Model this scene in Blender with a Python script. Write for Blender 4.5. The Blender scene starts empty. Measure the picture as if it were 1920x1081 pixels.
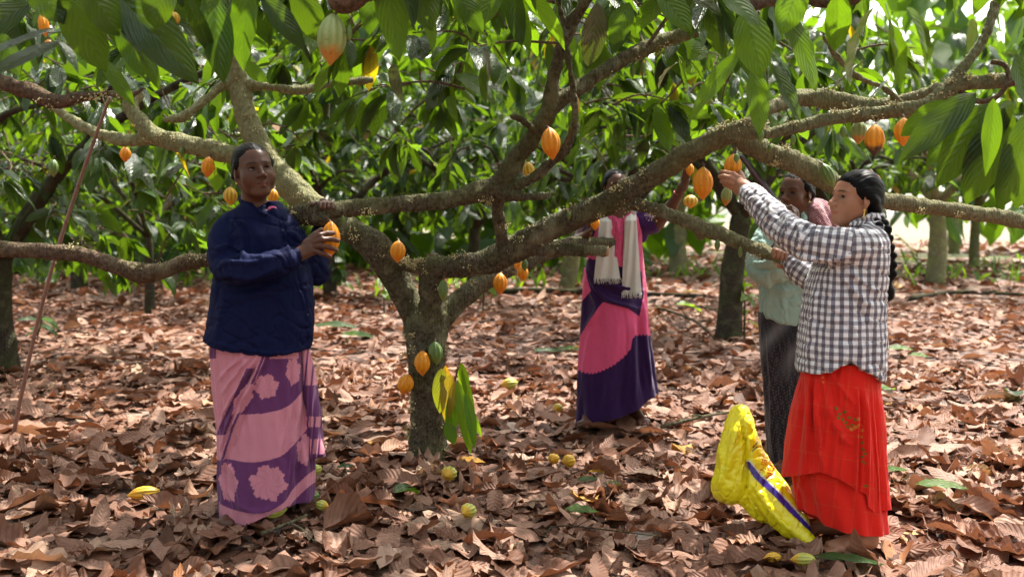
import bpy, math, random
import numpy as np
from mathutils import Vector, Matrix, Euler

R = math.radians
SC = bpy.context.scene
# ------------------------------------------------------------------ camera
CAM_H = 1.25
PITCH = R(3.98)
F = 35.0 / 36.0 * 1920.0
CP, SP = math.cos(PITCH), math.sin(PITCH)
cam = bpy.data.cameras.new("camera")
cam.lens = 35.0
cam.sensor_width = 36.0
cam.clip_start = 0.05
cam.clip_end = 600.0
cam.dof.use_dof = True
cam.dof.focus_distance = 4.1
cam.dof.aperture_fstop = 2.8
cam_o = bpy.data.objects.new("camera", cam)
SC.collection.objects.link(cam_o)
cam_o.location = (0, 0, CAM_H)
cam_o.rotation_euler = (R(90) - PITCH, 0, 0)
SC.camera = cam_o
# ------------------------------------------------------------------ light
SUN_EL, SUN_AZ = R(60), R(38)          # azimuth: degrees right of straight ahead
w = bpy.data.worlds.new("World")
SC.world = w
w.use_nodes = True
nt = w.node_tree
nt.nodes.clear()
wo = nt.nodes.new("ShaderNodeOutputWorld")
bg = nt.nodes.new("ShaderNodeBackground")
sky = nt.nodes.new("ShaderNodeTexSky")
sky.sky_type = "NISHITA"
sky.sun_disc = False
sky.sun_elevation = SUN_EL
sky.sun_rotation = SUN_AZ
sky.dust_density = 3.0
bg.inputs["Strength"].default_value = 0.15
hsv = nt.nodes.new("ShaderNodeHueSaturation")      # thin white haze over the blue
hsv.inputs["Saturation"].default_value = 0.45
nt.links.new(sky.outputs[0], hsv.inputs["Color"])
mulc = nt.nodes.new("ShaderNodeMix"); mulc.data_type = "RGBA"; mulc.blend_type = "MULTIPLY"
mulc.inputs[0].default_value = 1.0; mulc.inputs[7].default_value = (1.03, 0.99, 0.92, 1)
nt.links.new(hsv.outputs[0], mulc.inputs[6])
nt.links.new(mulc.outputs[2], bg.inputs[0])
nt.links.new(bg.outputs[0], wo.inputs[0])
sl = bpy.data.lights.new("sun", "SUN")
sl.energy = 2.9
sl.angle = R(0.6)
sl.color = (1.0, 0.95, 0.86)
so = bpy.data.objects.new("sun", sl)
SC.collection.objects.link(so)
SUN_DIR = Vector((math.sin(SUN_AZ) * math.cos(SUN_EL), math.cos(SUN_AZ) * math.cos(SUN_EL), math.sin(SUN_EL)))
so.rotation_euler = SUN_DIR.to_track_quat("Z", "Y").to_euler()
so.location = (3, 8, 12)
vs = SC.view_settings
vs.view_transform = "Standard"
vs.look = "None"
vs.gamma = 1.0
vs.exposure = 2.1
cy = SC.cycles
cy.max_bounces = 8
cy.diffuse_bounces = 3
cy.glossy_bounces = 2
cy.transmission_bounces = 5
cy.transparent_max_bounces = 4
cy.sample_clamp_indirect = 6.0
cy.use_denoising = True
cy.caustics_reflective = False
cy.caustics_refractive = False

# ------------------------------------------------------------------ helpers
def at(px, py, Y):
    """world point on the vertical plane y=Y seen at photo pixel (px, py)"""
    dx = (px - 960.0) / F
    dz = (540.5 - py) / F
    y = CP + dz * SP
    z = -SP + dz * CP
    t = Y / y
    return np.array([dx * t, Y, CAM_H + z * t])

def gnd(px, py, z=0.0):
    dx = (px - 960.0) / F
    dz = (540.5 - py) / F
    y = CP + dz * SP
    zz = -SP + dz * CP
    t = (z - CAM_H) / zz
    return np.array([dx * t, y * t, z])

def to_px(P):
    """world points (N,3) -> photo pixels (N,2)"""
    x, y, z = P[:, 0], P[:, 1], P[:, 2] - CAM_H
    d = y * CP - z * SP
    u = y * SP + z * CP
    return np.stack([960 + F * x / d, 540.5 - F * u / d], 1)

def col_link(o, parent=None):
    SC.collection.objects.link(o)
    if parent is not None:
        o.parent = parent
    return o

def empty(name, loc, label=None, cat=None, group=None):
    o = bpy.data.objects.new(name, None)
    o.empty_display_size = 0.1
    SC.collection.objects.link(o)
    o.location = tuple(loc)
    tag(o, label, cat, group)
    return o

def tag(o, label=None, cat=None, group=None, kind=None):
    if label: o["label"] = label
    if cat: o["category"] = cat
    if group: o["group"] = group
    if kind: o["kind"] = kind
    return o

def mesh_obj(name, V, Fc, mat=None, parent=None, uv=None, cols=None, smooth=True, mats=None, fmat=None, origin=None):
    """V (n,3) world coords, Fc (m,4) or (m,3) or list; parent: an Empty/obj with translation only"""
    V = np.asarray(V, dtype=np.float32).copy()
    off = np.zeros(3)
    if parent is not None:
        p = parent
        while p is not None:
            off = off + np.array(p.location)
            p = p.parent
    loc = np.zeros(3)
    if origin is not None:
        loc = np.asarray(origin, dtype=float) - off
    V -= (off + loc).astype(np.float32)
    me = bpy.data.meshes.new(name)
    if isinstance(Fc, np.ndarray):
        m, k = Fc.shape
        me.vertices.add(len(V))
        me.vertices.foreach_set("co", V.ravel())
        me.loops.add(m * k)
        me.loops.foreach_set("vertex_index", Fc.astype(np.int32).ravel())
        me.polygons.add(m)
        me.polygons.foreach_set("loop_start", np.arange(0, m * k, k, dtype=np.int32))
        me.polygons.foreach_set("loop_total", np.full(m, k, dtype=np.int32))
    else:
        me.from_pydata([tuple(v) for v in V.tolist()], [], Fc)
    me.update(calc_edges=True)
    nl = len(me.loops)
    vi = np.empty(nl, dtype=np.int32)
    me.loops.foreach_get("vertex_index", vi)
    if uv is not None:                      # per-vertex (n,2) or per-loop (nl,2)
        lay = me.uv_layers.new(name="UVMap")
        u = np.asarray(uv, dtype=np.float32)
        if len(u) != nl or len(u) == len(V):
            u = u[vi]
        lay.uv.foreach_set("vector", u.ravel())
    if cols is not None:
        for cname, c in cols.items():
            c = np.asarray(c, dtype=np.float32)
            if c.ndim == 1:
                a = me.attributes.new(cname, "FLOAT", "POINT")
                a.data.foreach_set("value", c)
            else:
                a = me.attributes.new(cname, "FLOAT_COLOR", "POINT")
                if c.shape[1] == 3:
                    c = np.concatenate([c, np.ones((len(c), 1), np.float32)], 1)
                a.data.foreach_set("color", c.ravel())
    for mt in (mats or ([mat] if mat else [])):
        me.materials.append(mt)
    if fmat is not None:
        me.polygons.foreach_set("material_index", np.asarray(fmat, dtype=np.int32))
    if smooth:
        me.polygons.foreach_set("use_smooth", np.ones(len(me.polygons), dtype=bool))
    me.update()
    o = bpy.data.objects.new(name, me)
    o.location = tuple(loc)
    return col_link(o, parent)

def catmull(P, n):
    """P (k,d) control points -> smooth polyline with n steps per segment"""
    P = np.asarray(P, dtype=float)
    Q = np.vstack([2 * P[0] - P[1], P, 2 * P[-1] - P[-2]])
    out = []
    for i in range(len(P) - 1):
        p0, p1, p2, p3 = Q[i], Q[i + 1], Q[i + 2], Q[i + 3]
        for t in np.arange(n) / n:
            out.append(0.5 * ((2 * p1) + (-p0 + p2) * t + (2 * p0 - 5 * p1 + 4 * p2 - p3) * t * t + (-p0 + 3 * p1 - 3 * p2 + p3) * t ** 3))
    out.append(P[-1])
    return np.array(out)

def tube(P, rad, seg=10, cap=True, rough=0.0, seed=0):
    """P (n,3), rad scalar or (n,) -> V, F(list of quads as array)"""
    P = np.asarray(P, dtype=float)
    n = len(P)
    rad = np.full(n, rad) if np.isscalar(rad) else np.asarray(rad, dtype=float)
    T = np.gradient(P, axis=0)
    T /= np.linalg.norm(T, axis=1, keepdims=True) + 1e-12
    ref = np.array([0, 0, 1.0]) if abs(T[0, 2]) < 0.8 else np.array([1.0, 0, 0])
    N = []
    nn = np.cross(T[0], ref); nn /= np.linalg.norm(nn)
    for i in range(n):
        nn = nn - T[i] * nn.dot(T[i]); nn /= np.linalg.norm(nn) + 1e-12
        N.append(nn.copy())
    N = np.array(N)
    B = np.cross(T, N)
    a = np.arange(seg) * 2 * np.pi / seg
    rr = np.random.default_rng(seed)
    rad2 = rad[:, None] * (1 + rough * rr.normal(size=(n, seg)))
    V = P[:, None] + rad2[..., None] * (np.cos(a)[None, :, None] * N[:, None] + np.sin(a)[None, :, None] * B[:, None])
    V = V.reshape(-1, 3)
    i = np.arange(n - 1)[:, None]; j = np.arange(seg)[None]
    j2 = (j + 1) % seg
    Fq = np.stack([i * seg + j + 0 * j2, i * seg + j2, (i + 1) * seg + j2, (i + 1) * seg + j + 0 * j2], -1).reshape(-1, 4)
    if cap:
        V = np.vstack([V, P[0], P[-1]])
        c0, c1 = n * seg, n * seg + 1
        k = np.arange(seg); k2 = (k + 1) % seg
        Fq = np.vstack([Fq, np.stack([k2, k, np.full(seg, c0), np.full(seg, c0)], 1),
                        np.stack([(n - 1) * seg + k, (n - 1) * seg + k2, np.full(seg, c1), np.full(seg, c1)], 1)])
    return V, Fq

class MB:
    """collects pieces (V, F quads; tri = repeated last index) into one mesh"""
    def __init__(s): s.V, s.F, s.M, s.n = [], [], [], 0
    def add(s, V, Fq, m=0):
        V = np.asarray(V, float); Fq = np.asarray(Fq)
        if Fq.shape[1] == 3: Fq = np.hstack([Fq, Fq[:, 2:3]])
        s.V.append(V); s.F.append(Fq + s.n); s.M.append(np.full(len(Fq), m)); s.n += len(V)
        return s
    def get(s):
        return np.vstack(s.V), np.vstack(s.F), np.concatenate(s.M)
    def build(s, name, mats, parent=None, origin=None, smooth=True, cols=None):
        V, Fq, M = s.get()
        tri = Fq[:, 2] == Fq[:, 3]
        faces = [tuple(f[:3]) if t else tuple(f) for f, t in zip(Fq.tolist(), tri)]
        if not isinstance(mats, (list, tuple)): mats = [mats]
        return mesh_obj(name, V, faces, parent=parent, mats=mats, fmat=M, origin=origin, smooth=smooth, cols=cols)

# ---- signed distance sculpting -------------------------------------------------
def cap(a, b, r1, r2=None, k=0.0):
    return ("c", np.asarray(a, float), np.asarray(b, float), float(r1), float(r1 if r2 is None else r2), k)
def ell(c, r, M=None, k=0.0):
    return ("e", np.asarray(c, float), np.asarray(r, float), None if M is None else np.asarray(M, float), None, k)
def neg(p): return p[:5] + (-abs(p[5]) - 1e-6,)
def prim_d(p, X):
    if p[0] == "c":
        a, b, r1, r2 = p[1:5]
        ba = b - a; L2 = max(ba.dot(ba), 1e-12)
        pa = X - a
        h = np.clip(pa @ ba / L2, 0, 1)
        d = pa - h[:, None] * ba
        return np.sqrt(np.einsum("ij,ij->i", d, d)) - (r1 + (r2 - r1) * h)
    c, r, M = p[1:4]
    q = X - c
    if M is not None: q = q @ M          # columns of M = local axes
    k0 = np.sqrt((((q / r) ** 2).sum(1))) + 1e-9
    k1 = np.sqrt((((q / (r * r)) ** 2).sum(1))) + 1e-9
    return k0 * (k0 - 1) / k1
def prim_box(p):
    if p[0] == "c":
        r = max(p[3], p[4]); return np.minimum(p[1], p[2]) - r, np.maximum(p[1], p[2]) + r
    r = p[2].max() if p[3] is not None else p[2]
    return p[1] - r, p[1] + r
def sdf(prims, X, kdef=0.01, disp=None):
    """union (smooth, k each) in order; prims with k<0 are subtracted"""
    d = np.full(len(X), 9.0)
    for p in prims:
        e = prim_d(p, X)
        k = p[5]
        if k < 0:
            k = -k
            h = np.maximum(k - np.abs(-e - d), 0) / max(k, 1e-6)
            d = np.maximum(d, -e) + h * h * k * 0.25
        else:
            k = k or kdef
            h = np.maximum(k - np.abs(e - d), 0) / k
            d = np.minimum(d, e) - h * h * k * 0.25
    if disp is not None:
        near = np.abs(d) < 0.05
        if near.any():
            d[near] -= disp(X[near])
    return d
def sculpt(prims, vox=0.005, kdef=0.01, disp=None, dmax=0.0, bs=20):
    """sparse naive surface nets; returns V (n,3), F (m,4)"""
    lo = np.min([prim_box(p)[0] for p in prims if p[5] >= 0], axis=0) - dmax - 2 * vox
    hi = np.max([prim_box(p)[1] for p in prims if p[5] >= 0], axis=0) + dmax + 2 * vox
    nb = np.ceil((hi - lo) / (vox * bs)).astype(int)
    B = np.stack(np.meshgrid(*[np.arange(n) for n in nb], indexing="ij"), -1).reshape(-1, 3)
    cen = lo + (B + 0.5) * bs * vox
    half = bs * vox * 0.5 * math.sqrt(3) * 1.05
    PD = np.stack([prim_d(p, cen) * (0.6 if p[0] == "e" else 1.0) for p in prims], 1)
    kmax = max([abs(p[5]) for p in prims] + [kdef])
    pos = np.array([p[5] >= 0 for p in prims])
    dmin = PD[:, pos].min(1)
    dinn = np.stack([prim_d(p, cen) for p in prims if p[5] >= 0], 1).min(1)
    hasneg = (PD[:, ~pos] < half + kmax).any(1) if (~pos).any() else np.zeros(len(B), bool)
    keep = (dmin < half + kmax + dmax) & ((dinn > -(half + dmax + kmax) * 1.8) | hasneg)
    B, PD = B[keep], PD[keep]
    G = (nb * bs + 2).astype(np.int64)
    n1 = bs + 1
    g = np.stack(np.meshgrid(*[np.arange(n1)] * 3, indexing="ij"), -1).reshape(-1, 3)
    keys, pts, quads = [], [], []
    for b, pd in zip(B, PD):
        sel = [p for p, dd in zip(prims, pd) if dd < half + 2 * kmax + dmax]
        if not sel: continue
        X = lo + (b * bs + g) * vox
        D = sdf(sel, X, kdef, disp).reshape(n1, n1, n1)
        S = D < 0
        if S.all() or not S.any(): continue
        # cells
        acc = np.zeros((bs, bs, bs, 3)); cnt = np.zeros((bs, bs, bs))
        for ax in range(3):
            o1, o2 = [a for a in range(3) if a != ax]
            for i in (0, 1):
                for j in (0, 1):
                    s = [None] * 3; s[ax] = slice(0, bs); s[o1] = slice(i, i + bs); s[o2] = slice(j, j + bs)
                    t = list(s); t[ax] = slice(1, bs + 1)
                    d0, d1 = D[tuple(s)], D[tuple(t)]
                    cr = (d0 < 0) != (d1 < 0)
                    f = np.where(cr, d0 / np.where(cr, d0 - d1, 1), 0)
                    acc[..., ax] += np.where(cr, f, 0); acc[..., o1] += cr * i; acc[..., o2] += cr * j
                    cnt += cr
        act = np.argwhere(cnt > 0)
        gi = b * bs + act
        key = (gi[:, 0] * G[1] + gi[:, 1]) * G[2] + gi[:, 2]
        keys.append(key)
        pts.append(lo + (gi + acc[cnt > 0] / cnt[cnt > 0][:, None]) * vox)
        # quads
        for ax in range(3):
            o1, o2 = (ax + 1) % 3, (ax + 2) % 3
            s = [slice(0, bs)] * 3
            t = list(s); t[ax] = slice(1, bs + 1)
            d0, d1 = D[tuple(s)], D[tuple(t)]
            for sign in (0, 1):
                cr = (d0 < 0) & (d1 >= 0) if sign == 0 else (d0 >= 0) & (d1 < 0)
                e = np.argwhere(cr)
                if not len(e): continue
                e = e + b * bs
                def kk(da, db):
                    c = e.copy(); c[:, o1] -= da; c[:, o2] -= db
                    return (c[:, 0] * G[1] + c[:, 1]) * G[2] + c[:, 2]
                q = [kk(0, 0), kk(1, 0), kk(1, 1), kk(0, 1)]
                if sign: q = q[::-1]
                quads.append(np.stack(q, 1))
    keys = np.concatenate(keys); pts = np.concatenate(pts); quads = np.concatenate(quads)
    o = np.argsort(keys); ks = keys[o]
    ix = np.searchsorted(ks, quads); ix = np.minimum(ix, len(ks) - 1)
    ok = (ks[ix] == quads).all(1)
    return pts[o], ix[ok]

def vnormals(V, Fq):
    n = np.cross(V[Fq[:, 2]] - V[Fq[:, 0]], V[Fq[:, 3]] - V[Fq[:, 1]])
    N = np.zeros_like(V)
    for k in range(4): np.add.at(N, Fq[:, k], n)
    return N / (np.linalg.norm(N, axis=1, keepdims=True) + 1e-12)

def snoise(X, freq, seed=0, octv=3):
    """cheap smooth 3-D noise, about -1..1"""
    rr = np.random.default_rng(seed)
    out = np.zeros(len(X)); amp = 1.0; tot = 0
    for o in range(octv):
        for _ in range(4):
            k = rr.normal(size=X.shape[1]); k *= freq / np.linalg.norm(k) * rr.uniform(0.7, 1.4)
            ph = rr.uniform(0, 6.28)
            k2 = rr.normal(size=X.shape[1]); k2 *= freq * 0.5 / np.linalg.norm(k2)
            out += amp * 0.5 * np.sin(X @ k * 6.283 + ph + 1.3 * np.sin(X @ k2 * 6.283 + ph * 2))
        tot += amp; amp *= 0.5; freq *= 2.1
    return out / tot * 0.8

def rotm(yaw=0, pitch=0, roll=0):
    """head axes: columns right, forward, up. yaw: + turns toward viewer's left when facing camera"""
    return np.array((Matrix.Rotation(yaw, 3, "Z") @ Matrix.Rotation(pitch, 3, "X") @ Matrix.Rotation(roll, 3, "Y")))

# ------------------------------------------------------------------ materials
def new_mat(name):
    m = bpy.data.materials.new(name)
    m.use_nodes = True
    nt = m.node_tree
    nt.nodes.clear()
    out = nt.nodes.new("ShaderNodeOutputMaterial")
    return m, nt, out
class NB:
    """tiny node builder"""
    def __init__(s, nt): s.nt = nt
    def n(s, typ, **kw):
        nd = s.nt.nodes.new(typ)
        ins = kw.pop("ins", {})
        for k, v in kw.items(): setattr(nd, k, v)
        for k, v in ins.items():
            if hasattr(v, "is_linked") or hasattr(v, "links"): s.nt.links.new(v, nd.inputs[k])
            else: nd.inputs[k].default_value = v
        return nd
    def math(s, op, a, b=0.0, c=None):
        nd = s.n("ShaderNodeMath", operation=op, ins={0: a, 1: b})
        if c is not None:
            if hasattr(c, "links"): s.nt.links.new(c, nd.inputs[2])
            else: nd.inputs[2].default_value = c
        return nd.outputs[0]
    def mix(s, f, a, b, mode="MIX"):
        nd = s.n("ShaderNodeMix", data_type="RGBA", blend_type=mode)
        for k, v in ((0, f), (6, a), (7, b)):
            if hasattr(v, "links"): s.nt.links.new(v, nd.inputs[k])
            else: nd.inputs[k].default_value = v if k == 0 else (tuple(v) + (1,))[:4]
        return nd.outputs[2]
    def noise(s, vec, scale, detail=4, rough=0.55, dist=0.0):
        nd = s.n("ShaderNodeTexNoise", ins={"Scale": scale, "Detail": detail, "Roughness": rough, "Distortion": dist})
        if vec is not None: s.nt.links.new(vec, nd.inputs["Vector"])
        return nd
    def ramp(s, f, stops, interp="LINEAR"):
        nd = s.n("ShaderNodeValToRGB")
        nd.color_ramp.interpolation = interp
        e = nd.color_ramp.elements
        while len(e) < len(stops): e.new(0.5)
        for el, (p, c) in zip(e, stops):
            el.position = p; el.color = (tuple(c) + (1,))[:4] if not np.isscalar(c) else (c, c, c, 1)
        s.nt.links.new(f, nd.inputs[0])
        return nd.outputs[0]
    def attr(s, name, which="Color"):
        return s.n("ShaderNodeAttribute", attribute_name=name).outputs[which]
    def obj(s): return s.n("ShaderNodeTexCoord").outputs["Object"]
    def bump(s, h, strength=0.5, dist=0.01, nrm=None):
        nd = s.n("ShaderNodeBump", ins={"Strength": strength, "Distance": dist, "Height": h})
        if nrm is not None: s.nt.links.new(nrm, nd.inputs["Normal"])
        return nd.outputs[0]
    def pbr(s, out, **kw):
        nd = s.n("ShaderNodeBsdfPrincipled", ins=kw)
        if out is not None: s.nt.links.new(nd.outputs[0], out.inputs[0])
        return nd

def simple_mat(name, col, rough=0.6, metal=0.0, nscale=20, var=0.15, bump=0.2, bdist=0.003, spec=0.5):
    m, nt, out = new_mat(name); b = NB(nt)
    nz = b.noise(b.obj(), nscale, 5)
    c = b.mix(nz.outputs[0], tuple(x * (1 - var) for x in col), tuple(min(1, x * (1 + var)) for x in col))
    b.pbr(out, **{"Base Color": c, "Roughness": rough, "Metallic": metal, "Specular IOR Level": spec,
                  "Normal": b.bump(nz.outputs[0], bump, bdist)})
    return m

# bark
def bark_mat(name, base=(0.13, 0.10, 0.075), dark=(0.045, 0.035, 0.028), pale=(0.30, 0.27, 0.20), moss=(0.10, 0.12, 0.03), mossy=0.5, scale=1.0):
    m, nt, out = new_mat(name); b = NB(nt)
    co = b.obj()
    n1 = b.noise(co, 9 * scale, 6, 0.6).outputs[0]
    n2 = b.noise(co, 60 * scale, 5, 0.7).outputs[0]
    c = b.mix(b.ramp(n2, [(0.35, 0), (0.65, 1)]), dark, base)
    c = b.mix(b.ramp(n1, [(0.52, 0), (0.72, 0.85)]), c, pale)
    nz = b.n("ShaderNodeNewGeometry").outputs["Normal"]
    sx = b.n("ShaderNodeSeparateXYZ", ins={0: nz}).outputs[2]
    up = b.math("MULTIPLY_ADD", sx, 0.35, 0.35)
    n3 = b.noise(co, 4.5 * scale, 5, 0.65).outputs[0]
    mk = b.math("MULTIPLY", b.ramp(b.math("ADD", n3, b.math("MULTIPLY", up, 0.25)), [(0.5, 0), (0.72, 1)]), mossy)
    c = b.mix(mk, c, moss)
    if name == "bark_mossy":
        pc = b.mix(b.ramp(n2, [(0.3, 0), (0.7, 1)]), (0.17, 0.165, 0.085), (0.36, 0.35, 0.20))
        c = b.mix(b.math("MULTIPLY", b.attr("pale", "Fac"), 0.85), c, pc)
    vo = b.n("ShaderNodeTexVoronoi", ins={"Vector": co, "Scale": 38 * scale}).outputs[0]
    wv = b.n("ShaderNodeTexWave", ins={"Vector": co, "Scale": 22 * scale, "Distortion": 6.0, "Detail": 4.0, "Detail Scale": 2.0}).outputs[1]
    h = b.math("ADD", b.math("MULTIPLY", n2, 0.8), b.math("ADD", b.math("MULTIPLY", vo, 0.5), b.math("MULTIPLY", wv, 0.35)))
    b.pbr(out, **{"Base Color": c, "Roughness": 0.9, "Specular IOR Level": 0.05, "Normal": b.bump(h, 1.0, 0.010)})
    return m
BARK = bark_mat("bark_mossy", base=(0.15, 0.128, 0.092), dark=(0.035, 0.029, 0.021), pale=(0.34, 0.32, 0.24), moss=(0.075, 0.085, 0.020), mossy=0.5)
BARK_RED = bark_mat("bark_reddish", base=(0.19, 0.13, 0.095), dark=(0.055, 0.037, 0.028), pale=(0.27, 0.21, 0.15), mossy=0.25)
BARK_PALE = bark_mat("bark_pale", base=(0.24, 0.22, 0.13), dark=(0.12, 0.11, 0.06), pale=(0.42, 0.40, 0.28), moss=(0.22, 0.25, 0.07), mossy=0.6)
BARK_DARK = bark_mat("bark_dark", base=(0.07, 0.055, 0.042), dark=(0.025, 0.02, 0.017), pale=(0.14, 0.12, 0.09), moss=(0.05, 0.07, 0.02), mossy=0.5)

# living leaves: per-leaf random in attribute "rnd"; uv = across, along
def leaf_mat(name, c_dark, c_mid, c_lite, trans=0.30, tcol=(0.38, 0.56, 0.008), rough=0.27, coat=0.0):
    m, nt, out = new_mat(name); b = NB(nt)
    uv = b.n("ShaderNodeUVMap").outputs[0]
    sp = b.n("ShaderNodeSeparateXYZ", ins={0: uv})
    u = b.math("ABSOLUTE", b.math("SUBTRACT", sp.outputs[0], 0.5))
    wob = b.noise(b.obj(), 9, 2).outputs[0]
    ph = b.math("FRACT", b.math("ADD", b.math("MULTIPLY", b.math("SUBTRACT", sp.outputs[1], b.math("POWER", u, 1.25)), 8.5), b.math("MULTIPLY", wob, 0.8)))
    rib = b.math("ABSOLUTE", b.math("SUBTRACT", ph, 0.5))        # 0..0.5, ridge at 0
    vein = b.ramp(rib, [(0.0, 1), (0.05, 0.0)])
    mid = b.ramp(u, [(0.012, 1), (0.03, 0)])
    vv = b.math("MAXIMUM", vein, mid)
    rnd = b.attr("rnd", "Fac")
    c = b.ramp(rnd, [(0.0, c_dark), (0.5, c_mid), (0.93, c_lite), (0.985, (0.35, 0.22, 0.02)), (1.0, (0.22, 0.09, 0.03))])
    nz = b.noise(b.obj(), 14, 4).outputs[0]
    c = b.mix(b.math("MULTIPLY", nz, 0.5), c, b.mix(1.0, c, (0.55, 0.6, 0.5), "MULTIPLY"))
    c2 = b.mix(b.math("MULTIPLY", vv, 0.28), c, (0.14, 0.18, 0.05))
    h = b.math("ADD", b.math("MULTIPLY", b.math("SINE", b.math("MULTIPLY", ph, 6.283)), 0.5), b.math("MULTIPLY", vv, -0.6))
    nz2 = b.noise(b.obj(), 45, 3).outputs[0]
    nrm = b.bump(b.math("ADD", h, b.math("MULTIPLY", nz2, 0.8)), 0.75, 0.0045)
    pb = b.pbr(None, **{"Base Color": c2, "Roughness": rough, "Specular IOR Level": 0.4, "Coat Weight": coat, "Coat Roughness": 0.22, "Coat IOR": 1.7, "Normal": nrm})
    tc = b.mix(0.32, b.mix(1.0, c, (4.6, 4.4, 0.8), "MULTIPLY"), tcol)
    tc = b.mix(b.math("MULTIPLY", vv, 0.5), tc, (0.08, 0.16, 0.01))
    tr = b.n("ShaderNodeBsdfTranslucent", ins={"Color": tc})
    mx = b.n("ShaderNodeMixShader", ins={0: trans, 1: pb.outputs[0], 2: tr.outputs[0]})
    nt.links.new(mx.outputs[0], out.inputs[0])
    return m
LEAF = leaf_mat("cacao_leaf", (0.008, 0.025, 0.007), (0.020, 0.060, 0.010), (0.065, 0.14, 0.012))
LEAF_GLOSS = leaf_mat("cacao_leaf_glossy", (0.02, 0.04, 0.02), (0.03, 0.06, 0.02), (0.07, 0.12, 0.02), trans=0.1, rough=0.25, coat=1.0)
LEAF_YOUNG = leaf_mat("cacao_leaf_young", (0.035, 0.09, 0.012), (0.06, 0.14, 0.016), (0.13, 0.21, 0.02), trans=0.35)
LEAF_YELLOW = leaf_mat("cacao_leaf_yellowing", (0.12, 0.17, 0.02), (0.17, 0.19, 0.025), (0.5, 0.25, 0.03), trans=0.22, tcol=(0.4, 0.42, 0.04))

# dead leaves
def litter_mat():
    m, nt, out = new_mat("dead_leaf"); b = NB(nt)
    uv = b.n("ShaderNodeUVMap").outputs[0]
    sp = b.n("ShaderNodeSeparateXYZ", ins={0: uv})
    u = b.math("ABSOLUTE", b.math("SUBTRACT", sp.outputs[0], 0.5))
    ph = b.math("FRACT", b.math("MULTIPLY", b.math("SUBTRACT", sp.outputs[1], b.math("MULTIPLY", u, 0.42)), 10.0))
    rib = b.math("ABSOLUTE", b.math("SUBTRACT", ph, 0.5))
    vv = b.math("MAXIMUM", b.ramp(rib, [(0.0, 1), (0.08, 0.0)]), b.ramp(u, [(0.012, 1), (0.03, 0)]))
    rnd = b.attr("rnd", "Fac")
    c = b.ramp(rnd, [(0.0, (0.05, 0.022, 0.013)), (0.2, (0.14, 0.063, 0.036)), (0.45, (0.25, 0.130, 0.087)), (0.7, (0.35, 0.208, 0.150)),
                     (0.88, (0.44, 0.30, 0.215)), (0.95, (0.30, 0.12, 0.04)), (0.985, (0.48, 0.39, 0.33)), (1.0, (0.50, 0.28, 0.05))])
    nz = b.noise(b.obj(), 26, 5, 0.65).outputs[0]
    c = b.mix(b.ramp(nz, [(0.3, 0.0), (0.7, 0.7)]), c, b.mix(1.0, c, (0.55, 0.47, 0.42), "MULTIPLY"))
    c = b.mix(b.math("MULTIPLY", vv, 0.35), c, b.mix(1.0, c, (0.5, 0.42, 0.38), "MULTIPLY"))
    h = b.math("ADD", b.math("MULTIPLY", b.math("SINE", b.math("MULTIPLY", ph, 6.283)), 0.4), b.math("MULTIPLY", nz, 0.7))
    pb = b.pbr(None, **{"Base Color": c, "Roughness": 0.55, "Specular IOR Level": 0.18, "Normal": b.bump(h, 0.6, 0.004)})
    tr = b.n("ShaderNodeBsdfTranslucent", ins={"Color": b.mix(1.0, c, (1.3, 0.9, 0.6), "MULTIPLY")})
    mx = b.n("ShaderNodeMixShader", ins={0: 0.15, 1: pb.outputs[0], 2: tr.outputs[0]})
    nt.links.new(mx.outputs[0], out.inputs[0])
    return m
LITTER = litter_mat()

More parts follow.
